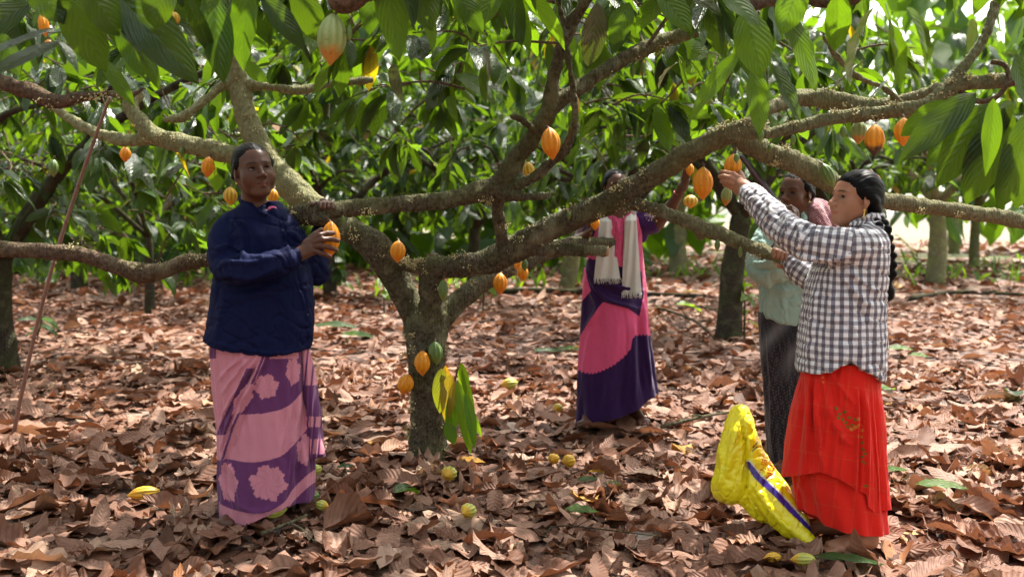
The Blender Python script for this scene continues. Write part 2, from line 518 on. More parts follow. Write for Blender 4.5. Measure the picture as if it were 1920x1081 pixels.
def leaf_batch(P, D, Nn, L, W, droop=0.0, fold=0.2, wave=0.0, curl=0.0, twist=0.0, nu=4, nv=8, seed=0, stalk=True, rnd=None, tip=1.0, dead=False):
    """vectorised leaves. P base (n,3), D direction (n,3), Nn approx upper normal, arrays per leaf. returns V, F, uv, rnd"""
    rr = np.random.default_rng(seed)
    n = len(P)
    A = lambda x: np.full(n, x) if np.isscalar(x) else np.asarray(x)
    L, W, droop, fold, wave, curl, twist = map(A, (L, W, droop, fold, wave, curl, twist))
    D = D / np.linalg.norm(D, axis=1, keepdims=True)
    Sx = np.cross(D, Nn); Sx /= np.linalg.norm(Sx, axis=1, keepdims=True) + 1e-9
    N = np.cross(Sx, D)
    v = np.linspace(0, 1, nv + 1)
    u = np.linspace(-1, 1, nu + 1)
    # outline: elliptic-oblong with a drawn-out tip
    prof = np.sin(np.pi * np.clip(v, 0, 1) ** 0.85) ** 0.75
    prof = np.where(v > 0.86, prof * (1 - 0.35 * tip * (v - 0.86) / 0.14), prof)
    prof[0] = 0.03; prof[-1] = 0.01
    # spine by bending about Sx
    ang = -(droop[:, None]) * (v[None] ** 1.1)       # pitch along leaf
    dy = np.cos(ang); dz = np.sin(ang)
    st = L[:, None] / nv
    sy = np.concatenate([np.zeros((n, 1)), np.cumsum((dy[:, :-1] + dy[:, 1:]) / 2 * st, 1)], 1)
    sz = np.concatenate([np.zeros((n, 1)), np.cumsum((dz[:, :-1] + dz[:, 1:]) / 2 * st, 1)], 1)
    U = u[None, None, :]; PR = prof[None, :, None]
    hw = (W[:, None, None] / 2)
    ph = rr.uniform(0, 6.28, (n, 1, 1)); ph2 = rr.uniform(0, 6.28, (n, 1, 1)); fq = rr.uniform(1.5, 4.0, (n, 1, 1))
    edge = 1 + (0.10 * np.sin(fq * 9 * v[None, :, None] + ph2) * (np.abs(U) > 0.9) if dead else 0)
    fl = fold[:, None, None] * np.abs(U) * hw * PR        # V fold (edges up for +)
    cu = curl[:, None, None] * (U * PR) ** 2 * hw
    wv = wave[:, None, None] * hw * U * np.sin(v[None, :, None] * fq * 6.28 + ph) * PR
    wv = wv + wave[:, None, None] * hw * 0.35 * np.abs(U) * np.sin(v[None, :, None] * 9 * 2 + ph2)
    X = hw * PR * U * edge * (1 - 0.25 * np.abs(fold[:, None, None]) * np.abs(U))
    Z = fl + cu + wv
    # local normal of the spine
    ly = sy[:, :, None] - Z * np.sin(ang)[:, :, None]
    lz = sz[:, :, None] + Z * np.cos(ang)[:, :, None]
    tw = twist[:, None] * v[None]
    ct, stw = np.cos(tw)[:, :, None], np.sin(tw)[:, :, None]
    zz0 = sz[:, :, None]
    X2 = X * ct - (lz - zz0) * stw
    lz2 = zz0 + X * stw + (lz - zz0) * ct
    V = P[:, None, None] + X2[..., None] * Sx[:, None, None] + ly[..., None] * D[:, None, None] + lz2[..., None] * N[:, None, None]
    V = V.reshape(-1, 3)
    cols, rows = nu + 1, nv + 1
    i = np.arange(nv)[:, None]; j = np.arange(nu)[None]
    q = np.stack([i * cols + j, i * cols + j + 1, (i + 1) * cols + j + 1, (i + 1) * cols + j], -1).reshape(-1, 4)
    Fq = (q[None] + (np.arange(n) * cols * rows)[:, None, None]).reshape(-1, 4)
    uv = np.stack(np.broadcast_arrays((u[None, :] + 1) / 2, v[:, None]), -1).reshape(-1, 2)
    uv = np.tile(uv, (n, 1))
    if rnd is None: rnd = rr.uniform(0, 1, n)
    return V, Fq, uv, np.repeat(rnd, cols * rows)

class Leaves:
    def __init__(s): s.V, s.F, s.U, s.R, s.M, s.n = [], [], [], [], [], 0
    def add(s, b, m=0):
        V, Fq, uv, r = b
        s.V.append(V); s.F.append(Fq + s.n); s.U.append(uv); s.R.append(r); s.M.append(np.full(len(Fq), m)); s.n += len(V)
    def tube(s, P, r, m=1, seg=5):
        V, Fq = tube(P, r, seg, cap=False)
        s.add((V, Fq, np.zeros((len(V), 2)), np.full(len(V), 0.3)), m)
    def build(s, name, mats, parent=None, origin=None):
        return mesh_obj(name, np.vstack(s.V), np.vstack(s.F), parent=parent, mats=mats, fmat=np.concatenate(s.M),
                        uv=np.vstack(s.U), cols={"rnd": np.concatenate(s.R)}, origin=origin)
# ================================================================== GROUND
def gh(x, y):
    return 0.035 * np.sin(x * 0.9 + 0.4) * np.cos(y * 0.7) + 0.02 * np.sin(x * 2.3 + y * 1.7) + 0.012 * np.sin(x * 5.1 - y * 4.3)

def ground_mat():
    m, nt, out = new_mat("leaf_strewn_soil"); b = NB(nt)
    co = b.obj()
    v = b.n("ShaderNodeTexVoronoi", ins={"Vector": co, "Scale": 9.0, "Randomness": 1.0})
    sp = b.n("ShaderNodeSeparateXYZ", ins={0: v.outputs["Color"]})
    c = b.ramp(sp.outputs[0], [(0.0, (0.05, 0.026, 0.018)), (0.4, (0.17, 0.09, 0.06)), (0.7, (0.30, 0.18, 0.13)), (1.0, (0.42, 0.30, 0.23))])
    n = b.noise(co, 30, 5).outputs[0]
    c = b.mix(n, b.mix(1.0, c, (0.35, 0.3, 0.28), "MULTIPLY"), c)
    d = b.n("ShaderNodeSeparateXYZ", ins={0: co}).outputs[1]
    g = b.noise(co, 0.22, 4).outputs[0]
    far = b.ramp(b.math("MULTIPLY", d, 0.01), [(0.16, 0), (0.30, 1)])
    c = b.mix(b.math("MULTIPLY", far, b.ramp(g, [(0.45, 0), (0.6, 0.8)])), c, (0.12, 0.17, 0.04))
    h = b.math("ADD", v.outputs["Distance"], b.math("MULTIPLY", n, 0.5))
    b.pbr(out, **{"Base Color": c, "Roughness": 0.85, "Normal": b.bump(h, 0.8, 0.03)})
    return m
xs = np.concatenate([-np.geomspace(260, 9, 22), np.linspace(-8.5, 8.5, 110), np.geomspace(9, 260, 22)])
ys = np.concatenate([np.linspace(-60, 1.5, 12), np.linspace(2, 14, 90), np.geomspace(14.3, 320, 36)])
GX, GY = np.meshgrid(xs, ys)
GZ = gh(GX, GY) * np.clip((40 - np.hypot(GX, GY)) / 20, 0, 1) - 0.035
gi = np.arange(len(xs) * len(ys)).reshape(len(ys), len(xs))
gf = np.stack([gi[:-1, :-1], gi[:-1, 1:], gi[1:, 1:], gi[1:, :-1]], -1).reshape(-1, 4)
tag(mesh_obj("ground", np.stack([GX, GY, GZ], -1).reshape(-1, 3), gf, ground_mat()), kind="structure")

# ------------------------------------------------------------------ leaf litter (uncountable)
rg = np.random.default_rng(11)
LIT = Leaves()
def litter(n, y0, y1, nu, nv, smin, smax, seed, hmax=0.05, wscale=0.62):
    r = np.random.default_rng(seed)
    y = np.sqrt(r.uniform(y0 ** 2, y1 ** 2, n))
    x = r.uniform(-1, 1, n) * (y * wscale + 0.5)
    z = gh(x, y) * np.clip((40 - y) / 20, 0, 1) - 0.028 + r.uniform(0, 1, n) ** 1.6 * hmax
    a = r.uniform(0, 6.283, n)
    tilt = np.abs(r.normal(0, 0.14, n))
    ta = r.uniform(0, 6.283, n)
    N = np.stack([np.sin(tilt) * np.cos(ta), np.sin(tilt) * np.sin(ta), np.cos(tilt)], 1)
    D = np.stack([np.cos(a), np.sin(a), np.zeros(n)], 1)
    D -= N * (D * N).sum(1)[:, None]
    L = r.uniform(smin, smax, n) * np.where(r.uniform(size=n) < 0.25, 0.55, 1.0)
    W = L * r.uniform(0.34, 0.52, n)
    P = np.stack([x, y, z], 1) - D * L[:, None] * 0.5
    P[:, 2] += L * 0.10 * tilt
    rndc = r.beta(2.2, 2.0, n) * 0.93
    sp = r.uniform(size=n)
    rndc = np.where(sp < 0.03, r.uniform(0.93, 1.0, n), rndc)
    LIT.add(leaf_batch(P, D, N, L, W, droop=r.normal(0.15, 0.42, n), fold=r.normal(0.08, 0.30, n), wave=np.abs(r.normal(0, 0.30, n)),
                       curl=r.normal(0.0, 0.42, n), twist=r.normal(0, 0.4, n), nu=nu, nv=nv, seed=seed, rnd=rndc, dead=True))
litter(3900, 2.6, 5.2, 6, 12, 0.13, 0.30, 21, 0.055)
litter(5600, 5.0, 8.5, 4, 8, 0.14, 0.29, 22, 0.055)
litter(9500, 8.3, 15, 3, 4, 0.13, 0.26, 23, 0.07)
litter(9000, 14.5, 28, 2, 3, 0.2, 0.38, 24, 0.09)
litter(3500, 28, 55, 2, 2, 0.4, 0.8, 25, 0.1)
tag(LIT.build("leaf_litter", [LITTER]), kind="stuff")

# ================================================================== CACAO TREES
def limb_prims(pts, k=0.012, sub=4):
    """pts: (px, py, Y, width_px)"""
    W = np.array([list(at(p[0], p[1], p[2])) + [p[3] * 0.5 * p[2] / F] for p in pts])
    C = catmull(W, sub)
    return [cap(C[i, :3], C[i + 1, :3], C[i, 3], C[i + 1, 3], k) for i in range(len(C) - 1)], C
MAIN_LIMBS = {
 "trunk": [(803, 905, 5.10, 92), (802, 850, 5.10, 74), (802, 760, 5.10, 64), (800, 680, 5.10, 68), (799, 620, 5.10, 78), (800, 595, 5.10, 70)],
 "left": [(788, 630, 5.10, 46), (768, 575, 5.10, 46), (738, 515, 5.08, 54), (705, 465, 5.05, 56), (655, 430, 5.05, 44), (600, 400, 5.1, 50), (545, 350, 5.15, 52), (500, 300, 5.2, 46), (470, 240, 5.25, 40), (450, 175, 5.3, 36), (437, 110, 5.3, 34), (425, 30, 5.3, 32), (400, -80, 5.4, 28)],
 "left2": [(545, 345, 5.15, 46), (500, 315, 5.2, 40), (440, 292, 5.25, 36), (350, 270, 5.35, 34), (290, 255, 5.4, 32), (265, 230, 5.4, 26), (243, 195, 5.45, 26), (260, 180, 5.5, 20)],
 "left2b": [(300, 255, 5.4, 26), (230, 262, 5.5, 22), (160, 240, 5.6, 18), (100, 200, 5.7, 14)],
 "left3": [(432, 150, 5.3, 20), (405, 170, 5.25, 16), (370, 200, 5.2, 15), (340, 220, 5.15, 14), (312, 224, 5.1, 10)],
 "left4": [(455, 158, 5.3, 18), (500, 162, 5.3, 15), (560, 170, 5.35, 16), (620, 158, 5.4, 13), (695, 150, 5.5, 10)],
 "mid": [(808, 625, 5.08, 46), (808, 560, 5.03, 42), (810, 515, 5.0, 44), (818, 498, 4.97, 40)],
 "right": [(752, 497, 5.0, 17), (780, 499, 4.99, 26), (820, 500, 4.97, 38), (870, 497, 4.93, 42), (930, 485, 4.88, 48), (985, 455, 4.82, 46), (1040, 424, 4.75, 44), (1100, 398, 4.7, 43), (1160, 369, 4.62, 42), (1230, 325, 4.55, 40), (1310, 277, 4.38, 37), (1370, 250, 4.28, 36), (1412, 236, 4.24, 28)],
 "back": [(815, 620, 5.15, 40), (845, 580, 5.2, 38), (890, 540, 5.3, 36), (940, 508, 5.45, 34), (1000, 480, 5.6, 36), (1070, 460, 5.8, 28), (1150, 455, 6.0, 20)],
 "right_top": [(1400, 244, 4.24, 26), (1440, 250, 4.24, 20), (1500, 237, 4.24, 22), (1560, 222, 4.28, 24), (1640, 213, 4.25, 24), (1720, 203, 4.2, 26), (1752, 190, 4.2, 26), (1775, 168, 4.2, 26), (1810, 158, 4.2, 24), (1850, 154, 4.2, 24), (1897, 149, 4.2, 22)],
 "right_back": [(1380, 250, 4.5, 20), (1440, 205, 4.7, 24), (1500, 184, 4.8, 30), (1560, 188, 4.8, 34), (1640, 200, 4.75, 28), (1710, 185, 4.6, 24), (1775, 163, 4.25, 22)],
 "right_up": [(1785, 165, 4.2, 20), (1795, 140, 4.22, 17), (1820, 110, 4.25, 16), (1850, 60, 4.3, 16), (1872, -10, 4.35, 15), (1890, -90, 4.4, 13)],
 "right_down": [(1388, 262, 4.42, 36), (1430, 282, 4.45, 38), (1480, 302, 4.5, 38), (1530, 325, 4.55, 40), (1580, 352, 4.6, 34), (1650, 374, 4.7, 28), (1760, 390, 4.8, 27), (1860, 405, 4.9, 27), (2000, 430, 5.0, 26)],
 "low_right": [(1165, 380, 4.62, 26), (1210, 388, 4.58, 22), (1270, 408, 4.5, 24), (1335, 432, 4.4, 27), (1400, 458, 4.28, 24), (1450, 478, 4.16, 22), (1492, 493, 4.06, 20)],
 "stub": [(950, 478, 4.85, 26), (1000, 470, 4.8, 22), (1060, 468, 4.75, 20), (1132, 471, 4.7, 22)],
 "riser": [(945, 485, 4.87, 30), (940, 440, 4.8, 22), (934, 400, 4.72, 22), (930, 355, 4.65, 28)],
 "upper_left": [(935, 350, 4.65, 38), (895, 360, 4.62, 34), (840, 374, 4.52, 32), (780, 382, 4.44, 29), (700, 385, 4.34, 29), (640, 392, 4.26, 30), (600, 398, 4.2, 34), (565, 402, 4.2, 34), (543, 398, 4.2, 26)],
 "upper_right": [(935, 350, 4.65, 38), (960, 310, 4.62, 34), (995, 262, 4.58, 30), (1026, 212, 4.55, 30), (1036, 160, 4.53, 22), (1050, 100, 4.5, 22), (1070, 50, 4.48, 22), (1100, -5, 4.45, 22), (1130, -80, 4.4, 20)],
 "upper_far": [(1028, 205, 4.56, 28), (1080, 168, 4.6, 26), (1150, 122, 4.7, 25), (1220, 86, 4.8, 25), (1290, 62, 4.9, 24), (1370, 40, 5.0, 22), (1450, -10, 5.1, 18), (1520, -80, 5.2, 14)],
 "small_right": [(945, 360, 4.64, 24), (1000, 332, 4.55, 17), (1040, 300, 4.5, 16), (1066, 268, 4.48, 15), (1078, 225, 4.47, 12), (1074, 170, 4.46, 10), (1066, 110, 4.45, 9), (1055, 40, 4.45, 8), (1040, -30, 4.45, 7)],
 "stub2": [(940, 362, 4.63, 26), (985, 368, 4.58, 14), (1028, 366, 4.55, 11)],
 "twig_a": [(1005, 250, 4.57, 12), (992, 235, 4.5, 8), (975, 222, 4.48, 7), (958, 218, 4.46, 5)],
 "twig_b": [(1690, 196, 4.5, 12), (1660, 166, 4.45, 10), (1620, 150, 4.42, 10), (1590, 128, 4.4, 9), (1562, 98, 4.35, 7), (1540, 60, 4.3, 6)],
}
main_origin = at(803, 862, 5.10); main_origin[2] = 0
main_tree = empty("cacao_tree", main_origin, "low cacao tree in the centre with a forked mossy trunk and long spreading limbs", "tree", "cacao trees of the grove")
prims, MAINC = [], {}
for k_, pts in MAIN_LIMBS.items():
    pr, C = limb_prims(pts)
    prims += pr; MAINC[k_] = C
# knots, cut stubs and root flare
kr = np.random.default_rng(5)
for k_ in ("trunk", "left", "mid", "right", "upper_left", "upper_right", "right_top", "right_down", "low_right", "stub", "riser", "small_right", "left2", "upper_far"):
    C = MAINC[k_]
    for i in range(1, len(C) - 1):
        if kr.uniform() < 0.55:
            d = kr.normal(size=3); d /= np.linalg.norm(d)
            r = C[i, 3]
            prims.append(ell(C[i, :3] + d * r * 0.9, [r * kr.uniform(0.18, 0.4)] * 3, k=0.012))
for a in np.arange(5) * 1.256 + 0.4:
    b0 = at(805, 845, 5.1)
    prims.append(cap(b0, b0 + np.array([math.cos(a) * 0.17, math.sin(a) * 0.17, -0.14]), 0.06, 0.03, 0.05))
kn = at(603, 404, 4.2)
prims.append(ell(kn + [0, -0.03, -0.012], [0.045, 0.035, 0.03], k=0.015))
prims.append(ell(at(1315, 436, 4.47), [0.022, 0.03, 0.03], k=0.015))
def bark_disp(X):
    return 0.006 * snoise(X, 8, 3, 2) + 0.0030 * snoise(X, 34, 4, 2)
V, Fq = sculpt(prims, 0.0065, 0.012, bark_disp, dmax=0.01)
pal = np.clip((V[:, 0] - 0.5) / 0.7, 0, .45) + np.clip((-0.62 - V[:, 0]) / 0.35, 0, 1) * np.clip((V[:, 2] - 1.22) / 0.15, 0, 1) * np.clip((V[:, 1] - 4.85) / .1, 0, 1)
mesh_obj("trunk", V, Fq, BARK, main_tree, cols={"pale": pal.astype(np.float32)})
MB_cut = MB()
CUTW = simple_mat("cut_wood", (0.42, 0.25, 0.14), 0.8, nscale=60, var=0.4)
for (px, py, Y, w, dx, dz) in ((1138, 471, 4.7, 21, 1, -0.02), (1901, 148, 4.2, 20, 1, 0.1)):
    p = at(px, py, Y); d = np.array([dx, 0, dz]) * 0.008
    V, Fq = tube(np.array([p - d * 0.6, p + d]), w * 0.5 * Y / F * 0.92, 14, rough=0.06)
    MB_cut.add(V, Fq)
    MB_cut.build("cut_end", CUTW, main_tree); MB_cut = MB()
# curling vine tendril at the right
vt = catmull([at(*p) for p in ((1800, 172, 4.2), (1835, 190, 4.15), (1868, 182, 4.13), (1886, 160, 4.12), (1890, 135, 4.14), (1880, 120, 4.16), (1858, 116, 4.18))], 5)
V, Fq = tube(vt, 0.011, 8, rough=0.05)
mesh_obj("curled_twig", V, Fq, BARK_RED, main_tree)

# ---- flower cushions on the limbs
PETAL = simple_mat("cacao_flower", (0.50, 0.45, 0.24), 0.7, nscale=80, var=0.25)
PETAL_ST = simple_mat("flower_stalk", (0.20, 0.13, 0.07), 0.8)
def flower_cluster(c, nrm, n, spread, seed, parent):
    r = np.random.default_rng(seed)
    mb = MB()
    for _ in range(n):
        o = r.normal(size=3) * spread * [1, 1, 0.7]
        o = o - nrm * min(0, o.dot(nrm)) * 1.6
        p = c + o + nrm * 0.004
        s = r.uniform(0.0025, 0.0055)
        # little five-lobed star as a squashed bipyramid
        a = np.arange(5) * 1.2566 + r.uniform(0, 6)
        M = np.linalg.qr(r.normal(size=(3, 3)))[0]
        loc = np.vstack([np.stack([np.cos(a), np.sin(a), np.zeros(5)], 1), [[0, 0, 0.7]], [[0, 0, -0.7]]]) * s
        V = loc @ M.T + p
        Fq = [[i, (i + 1) % 5, 5, 5] for i in range(5)] + [[(i + 1) % 5, i, 6, 6] for i in range(5)]
        mb.add(V, np.array(Fq), 0)
        if r.uniform() < 0.6:
            V, Fq = tube(np.array([c + o * 0.3 - nrm * 0.004, p]), 0.0012, 3, cap=False)
            mb.add(V, Fq, 1)
    return mb.build("flower_cluster", [PETAL, PETAL_ST], parent, origin=c, smooth=False)
fr = np.random.default_rng(17)
FL = (("right", 36, 1), ("left", 18, 1), ("trunk", 20, 0), ("right_top", 16, 1), ("right_back", 10, 1), ("low_right", 8, -1), ("upper_left", 9, -1), ("stub", 4, 1), ("left2", 9, -1), ("back", 6, 1), ("right_down", 9, -1), ("upper_far", 6, -1), ("mid", 4, 0), ("riser", 2, 0))
fid = 0
for k_, n, side in FL:
    C = MAINC[k_]
    for q in range(n):
        i = fr.integers(1, len(C) - 1)
        t = fr.uniform()
        c = C[i, :3] * (1 - t) + C[i - 1, :3] * t; r = C[i, 3]
        a = fr.normal(0, 0.7)
        if side == 0: d = np.array([fr.choice([-1, 1]) * fr.uniform(0.4, 1), -fr.uniform(0.2, 1), fr.normal(0, .2)])
        elif fr.uniform() < 0.72: d = np.array([math.sin(a) * 0.4, -abs(math.cos(a)) * 0.75, side * fr.uniform(0.4, 1.1)])
        else: d = np.array([fr.normal(0, .3), -1, fr.normal(0, .5)])
        if k_ in ("trunk",): c = at(fr.uniform(770, 850), fr.uniform(640, 850), 5.1); c = C[np.argmin(np.abs(C[:, 2] - c[2])), :3].copy(); c[2] += fr.normal(0, 0.03); r = 0.11
        d /= np.linalg.norm(d)
        fid += 1
        flower_cluster(c + d * r * 0.98, d, int(fr.integers(10, 30)), fr.uniform(0.009, 0.019), 100 + fid, main_tree)

# ---- generic crowns
def cluster_leaves(LV, c, out, n, L, seed, nu=4, nv=7, down=0.6, m=0, rsh=0.0, twig=True):
    """a tuft of n leaves hanging from the twig tip c; out = twig direction"""
    r = np.random.default_rng(seed)
    out = out / (np.linalg.norm(out) + 1e-9)
    side = np.cross(out, [0, 0, 1.0]); side /= np.linalg.norm(side) + 1e-9
    a = r.uniform(0, 6.283, n)
    D = out[None] * r.uniform(0.1, 0.9, (n, 1)) + side[None] * (np.cos(a) * 0.9)[:, None] + np.array([0, 0, 1.0])[None] * (np.sin(a) * 0.35 - down * r.uniform(0.3, 1.6, n))[:, None]
    D /= np.linalg.norm(D, axis=1, keepdims=True)
    N = np.array([0, 0, 1.0])[None] + r.normal(0, 0.35, (n, 3)) + out[None] * 0.3 * r.uniform(0, 1, (n, 1))
    P = c[None] - out[None] * r.uniform(0, 0.16, (n, 1)) + D * 0.02
    LL = L * r.uniform(0.6, 1.15, n)
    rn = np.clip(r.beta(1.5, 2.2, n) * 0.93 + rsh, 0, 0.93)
    rn = np.where(r.uniform(size=n) < 0.012, r.uniform(0.95, 1, n), rn)
    LV.add(leaf_batch(P, D, N, LL, LL * r.uniform(0.33, 0.43, n), droop=r.uniform(0.1, 0.9, n), fold=r.normal(0.22, 0.18, n), wave=np.abs(r.normal(0, 0.10, n)),
                      curl=r.normal(-0.1, 0.15, n), twist=r.normal(0, 0.25, n), nu=nu, nv=nv, seed=seed, rnd=rn), m)
    if twig:
        b = c - out * 0.45 * r.uniform(0.6, 1.2) + np.array([r.normal(0, .05), r.normal(0, .05), 0.12 * r.uniform(-0.5, 1.5)])
        mid = (b + c) / 2 + r.normal(0, 0.03, 3) + [0, 0, 0.03]
        LV.tube(catmull([b, mid, c], 4), np.linspace(0.008, 0.0035, 9), 1, 5)

def px_of(p):
    return to_px(np.asarray(p)[None])[0]
def blocks_subject(p):
    """keep tufts of the near canopy off the people and the bare middle: they hang above"""
    x, y = px_of(p)
    d = p[1]
    if d < 1.2: return False
    lo = np.interp(x, [0, 200, 420, 540, 700, 900, 1050, 1200, 1300, 1420, 1500, 1700, 1780, 1920], [150, 150, 60, 70, 170, 140, 90, 90, 90, 90, 60, 60, 150, 250])
    if d < 3.7: return y > lo * 0.55
    if d < 4.6: return y > lo
    if d < 5.7: return y > np.interp(x, [0, 300, 420, 540, 700, 860, 1000, 1200, 1400, 1600, 1920], [210, 210, 130, 210, 300, 290, 170, 220, 190, 150, 260])
    if d < 7.6: return y > np.interp(x, [0, 300, 420, 540, 700, 860, 1000, 1150, 1300, 1450, 1700, 1920], [430, 480, 460, 470, 450, 420, 330, 280, 340, 300, 280, 350])
    if d < 11: return y > np.interp(x, [0, 300, 420, 600, 860, 1000, 1150, 1300, 1450, 1700, 1920], [545, 550, 540, 500, 470, 370, 330, 350, 340, 300, 310])
    return y > np.interp(x, [0, 600, 1000, 1200, 1500, 1920], [455, 450, 420, 390, 370, 360])

SUN_GAPS = [(gnd(640, 592), 1.0), (gnd(330, 625), .75), (gnd(215, 590), .7), (gnd(560, 640), .5), (gnd(1000, 560), .8), (gnd(1740, 500), 2.0), (gnd(1500, 1000), .45), (gnd(1350, 900), .4)]
def sunny(p):
    """a tuft here would shade one of the bright patches on the ground"""
    q = p - np.array(SUN_DIR) * (p[2] / SUN_DIR[2])
    return any(np.hypot(q[0] - g[0], q[1] - g[1]) < r for g, r in SUN_GAPS)
def crown(name_parent, centre, rad, zr, n_tufts, L, seed, nu=4, nv=7, nl=(5, 9), mat=LEAF, check=True, keepbox=None, rsh=0.0):
    r = np.random.default_rng(seed)
    LV = Leaves(); k = 0; tries = 0
    while k < n_tufts and tries < n_tufts * 12:
        tries += 1
        a = r.uniform(0, 6.283); q = math.sqrt(r.uniform()) * rad
        p = np.array([centre[0] + math.cos(a) * q, centre[1] + math.sin(a) * q, 0])
        t = r.uniform()
        zlo, zhi = zr
        p[2] = zlo + (zhi - zlo) * (t ** 0.85) - 0.22 * (q / rad) ** 2
        # gaps: drop tufts where a coarse noise is low
        if snoise(p[None], 0.8, 77, 1)[0] < -0.28: continue
        if sunny(p): continue
        if check and blocks_subject(p - [0, 0, L * 0.7]): continue
        if keepbox is not None and not keepbox(p): continue
        out = np.array([math.cos(a), math.sin(a), r.uniform(-0.5, 0.2)]) + r.normal(0, 0.5, 3)
        cluster_leaves(LV, p, out, int(r.integers(*nl)), L, seed * 1000 + k, nu, nv, rsh=rsh)
        k += 1
    for q_ in range(42 if (check and L < .35) else 20):       # high tufts added over each crown to shade the leaves below
        a = r.uniform(0, 6.283); q = math.sqrt(r.uniform()) * 2.5
        p = np.array([centre[0] + math.cos(a) * q, centre[1] + math.sin(a) * q, 3.4 + r.uniform(0, 1.1) - .3 * (q / 2.5) ** 2])
        if snoise(p[None], 0.5, 78, 1)[0] < -0.30 or sunny(p): continue
        cluster_leaves(LV, p, np.array([math.cos(a), math.sin(a), -.1]), 7, .36, seed * 1000 + 900 + q_, 2, 4)
    return LV.build("crown", [mat, BARK_RED], name_parent)

crown(main_tree, (0.1, 5.35), 2.3, (1.75, 3.3), 300, 0.27, 31, nu=4, nv=8)

# ---- hero leaves near the lens, each traced with its own distance
def hero(LV, items, m=0, seed=0):
    r = np.random.default_rng(seed)
    P, D, N, L, W, RN, DR, FO = [], [], [], [], [], [], [], []
    for (x0, y0, x1, y1, w, Y, rn, face) in items:
        a, b_ = at(x0, y0, Y), at(x1, y1, Y)
        b_ = b_ + np.array([0, face, 0])
        d = b_ - a; l = np.linalg.norm(d)
        n_ = np.array([0, -1.0, 0.0]) + np.array([r.normal(0, .15), 0, 0.65 + r.normal(0, .15)])
        P.append(a); D.append(d / l); N.append(n_); L.append(l * 1.06); W.append(w * .92 * Y / F); RN.append(rn)
        DR.append(r.uniform(0.1, 0.5)); FO.append(r.uniform(0.05, 0.4))
    # start raised so that the bent leaf still ends at its tip
    D = np.array(D) + np.array([0, 0, 0.12])
    LV.add(leaf_batch(np.array(P), D, np.array(N), np.array(L), np.array(W), droop=np.array(DR), fold=np.array(FO), wave=0.07, curl=-0.08, twist=r.normal(0, .25, len(L)), nu=8, nv=16, seed=seed, rnd=np.array(RN)), m)

# near tree at the left, its trunk outside the frame
tl_o = np.array([-3.55, 4.3, 0.0])
left_tree = empty("cacao_tree", tl_o, "cacao tree reaching in at the left with a bare low limb behind the blue jacket", "tree", "cacao trees of the grove")
LT = {
 "trunk": [(-660, 1010, 4.3, 150), (-640, 800, 4.3, 90), (-620, 640, 4.3, 80), (-560, 540, 4.3, 66)],
 "low": [(-590, 590, 4.3, 60), (-400, 480, 4.3, 40), (-200, 455, 4.35, 34), (-60, 460, 4.4, 32), (0, 466, 4.4, 30), (70, 470, 4.4, 28), (150, 478, 4.42, 28), (215, 498, 4.45, 28), (265, 513, 4.47, 34), (305, 508, 4.48, 28), (345, 492, 4.5, 26), (400, 487, 4.52, 24), (450, 492, 4.55, 20), (500, 500, 4.6, 16)],
 "up": [(-570, 560, 4.3, 56), (-420, 300, 4.2, 44), (-200, 120, 4.1, 36), (-60, 135, 4.05, 30), (0, 153, 4.0, 27), (50, 170, 4.0, 27), (105, 190, 4.0, 27), (150, 183, 4.0, 18), (200, 174, 4.0, 13), (240, 182, 3.98, 8), (272, 165, 3.96, 7)],
 "up2": [(-480, 420, 4.25, 40), (-380, 100, 4.6, 34), (-200, -100, 4.8, 28), (0, -200, 5.0, 20)],
}
prims = []
for k_, pts in LT.items():
    pr, C = limb_prims(pts); prims += pr
    for i in range(1, len(C) - 1, 2):
        d = kr.normal(size=3); d /= np.linalg.norm(d)
        prims.append(ell(C[i, :3] + d * C[i, 3] * 0.9, [C[i, 3] * kr.uniform(0.2, 0.45)] * 3, k=0.012))
    if k_ in ("low", "up"):
        for q in range(9):
            i = fr.integers(len(C) // 3, len(C) - 2)
            d = np.array([fr.normal(0, .3), -0.7, (1 if k_ == "low" else -1) * fr.uniform(.2, 1)]); d /= np.linalg.norm(d)
            fid += 1
            flower_cluster(C[i, :3] + d * C[i, 3] * .98, d, int(fr.integers(6, 14)), 0.015, 100 + fid, left_tree)
V, Fq = sculpt(prims, 0.01, 0.03, bark_disp, dmax=0.01)
mesh_obj("trunk", V, Fq, BARK_RED, left_tree)
LH = Leaves()  # low tone values put the shade on these left leaves into their colour
hero(LH, [(60, 5, -30, 95, 60, 2.9, .1, -.1), (118, -20, 158, 128, 85, 2.7, .03, .1), (175, 5, 243, 108, 72, 2.7, .05, .15), (205, -25, 352, 150, 105, 2.8, .12, .0),
          (240, -30, 330, 120, 70, 2.95, .05, .1), (395, -20, 413, 146, 70, 3.0, .5, .0), (470, -30, 440, 125, 78, 3.0, .45, .05), (345, -10, 382, 104, 36, 2.9, .0, .1),
          (105, 52, 18, 150, 26, 2.8, .0, -.2), (112, 78, 52, 165, 30, 2.75, .02, -.2), (490, -10, 562, 92, 52, 3.1, .1, .0), (550, -30, 592, 80, 62, 3.1, .05, .1),
          (20, -30, -10, 60, 60, 3.0, .3, 0), (150, -40, 200, 60, 80, 2.6, .0, .1), (255, 60, 290, 165, 34, 3.1, .7, 0), (190, 110, 243, 196, 34, 3.2, .75, 0),
          (60, -40, 110, 40, 70, 2.7, .05, 0), (310, -50, 290, 50, 80, 2.7, .02, 0), (230, 30, 262, 140, 60, 3.2, .6, 0), (0, 60, 30, 140, 40, 3.2, .3, 0), (430, -60, 380, 20, 70, 2.8, .2, 0)], seed=3)
r_ = np.random.default_rng(8)
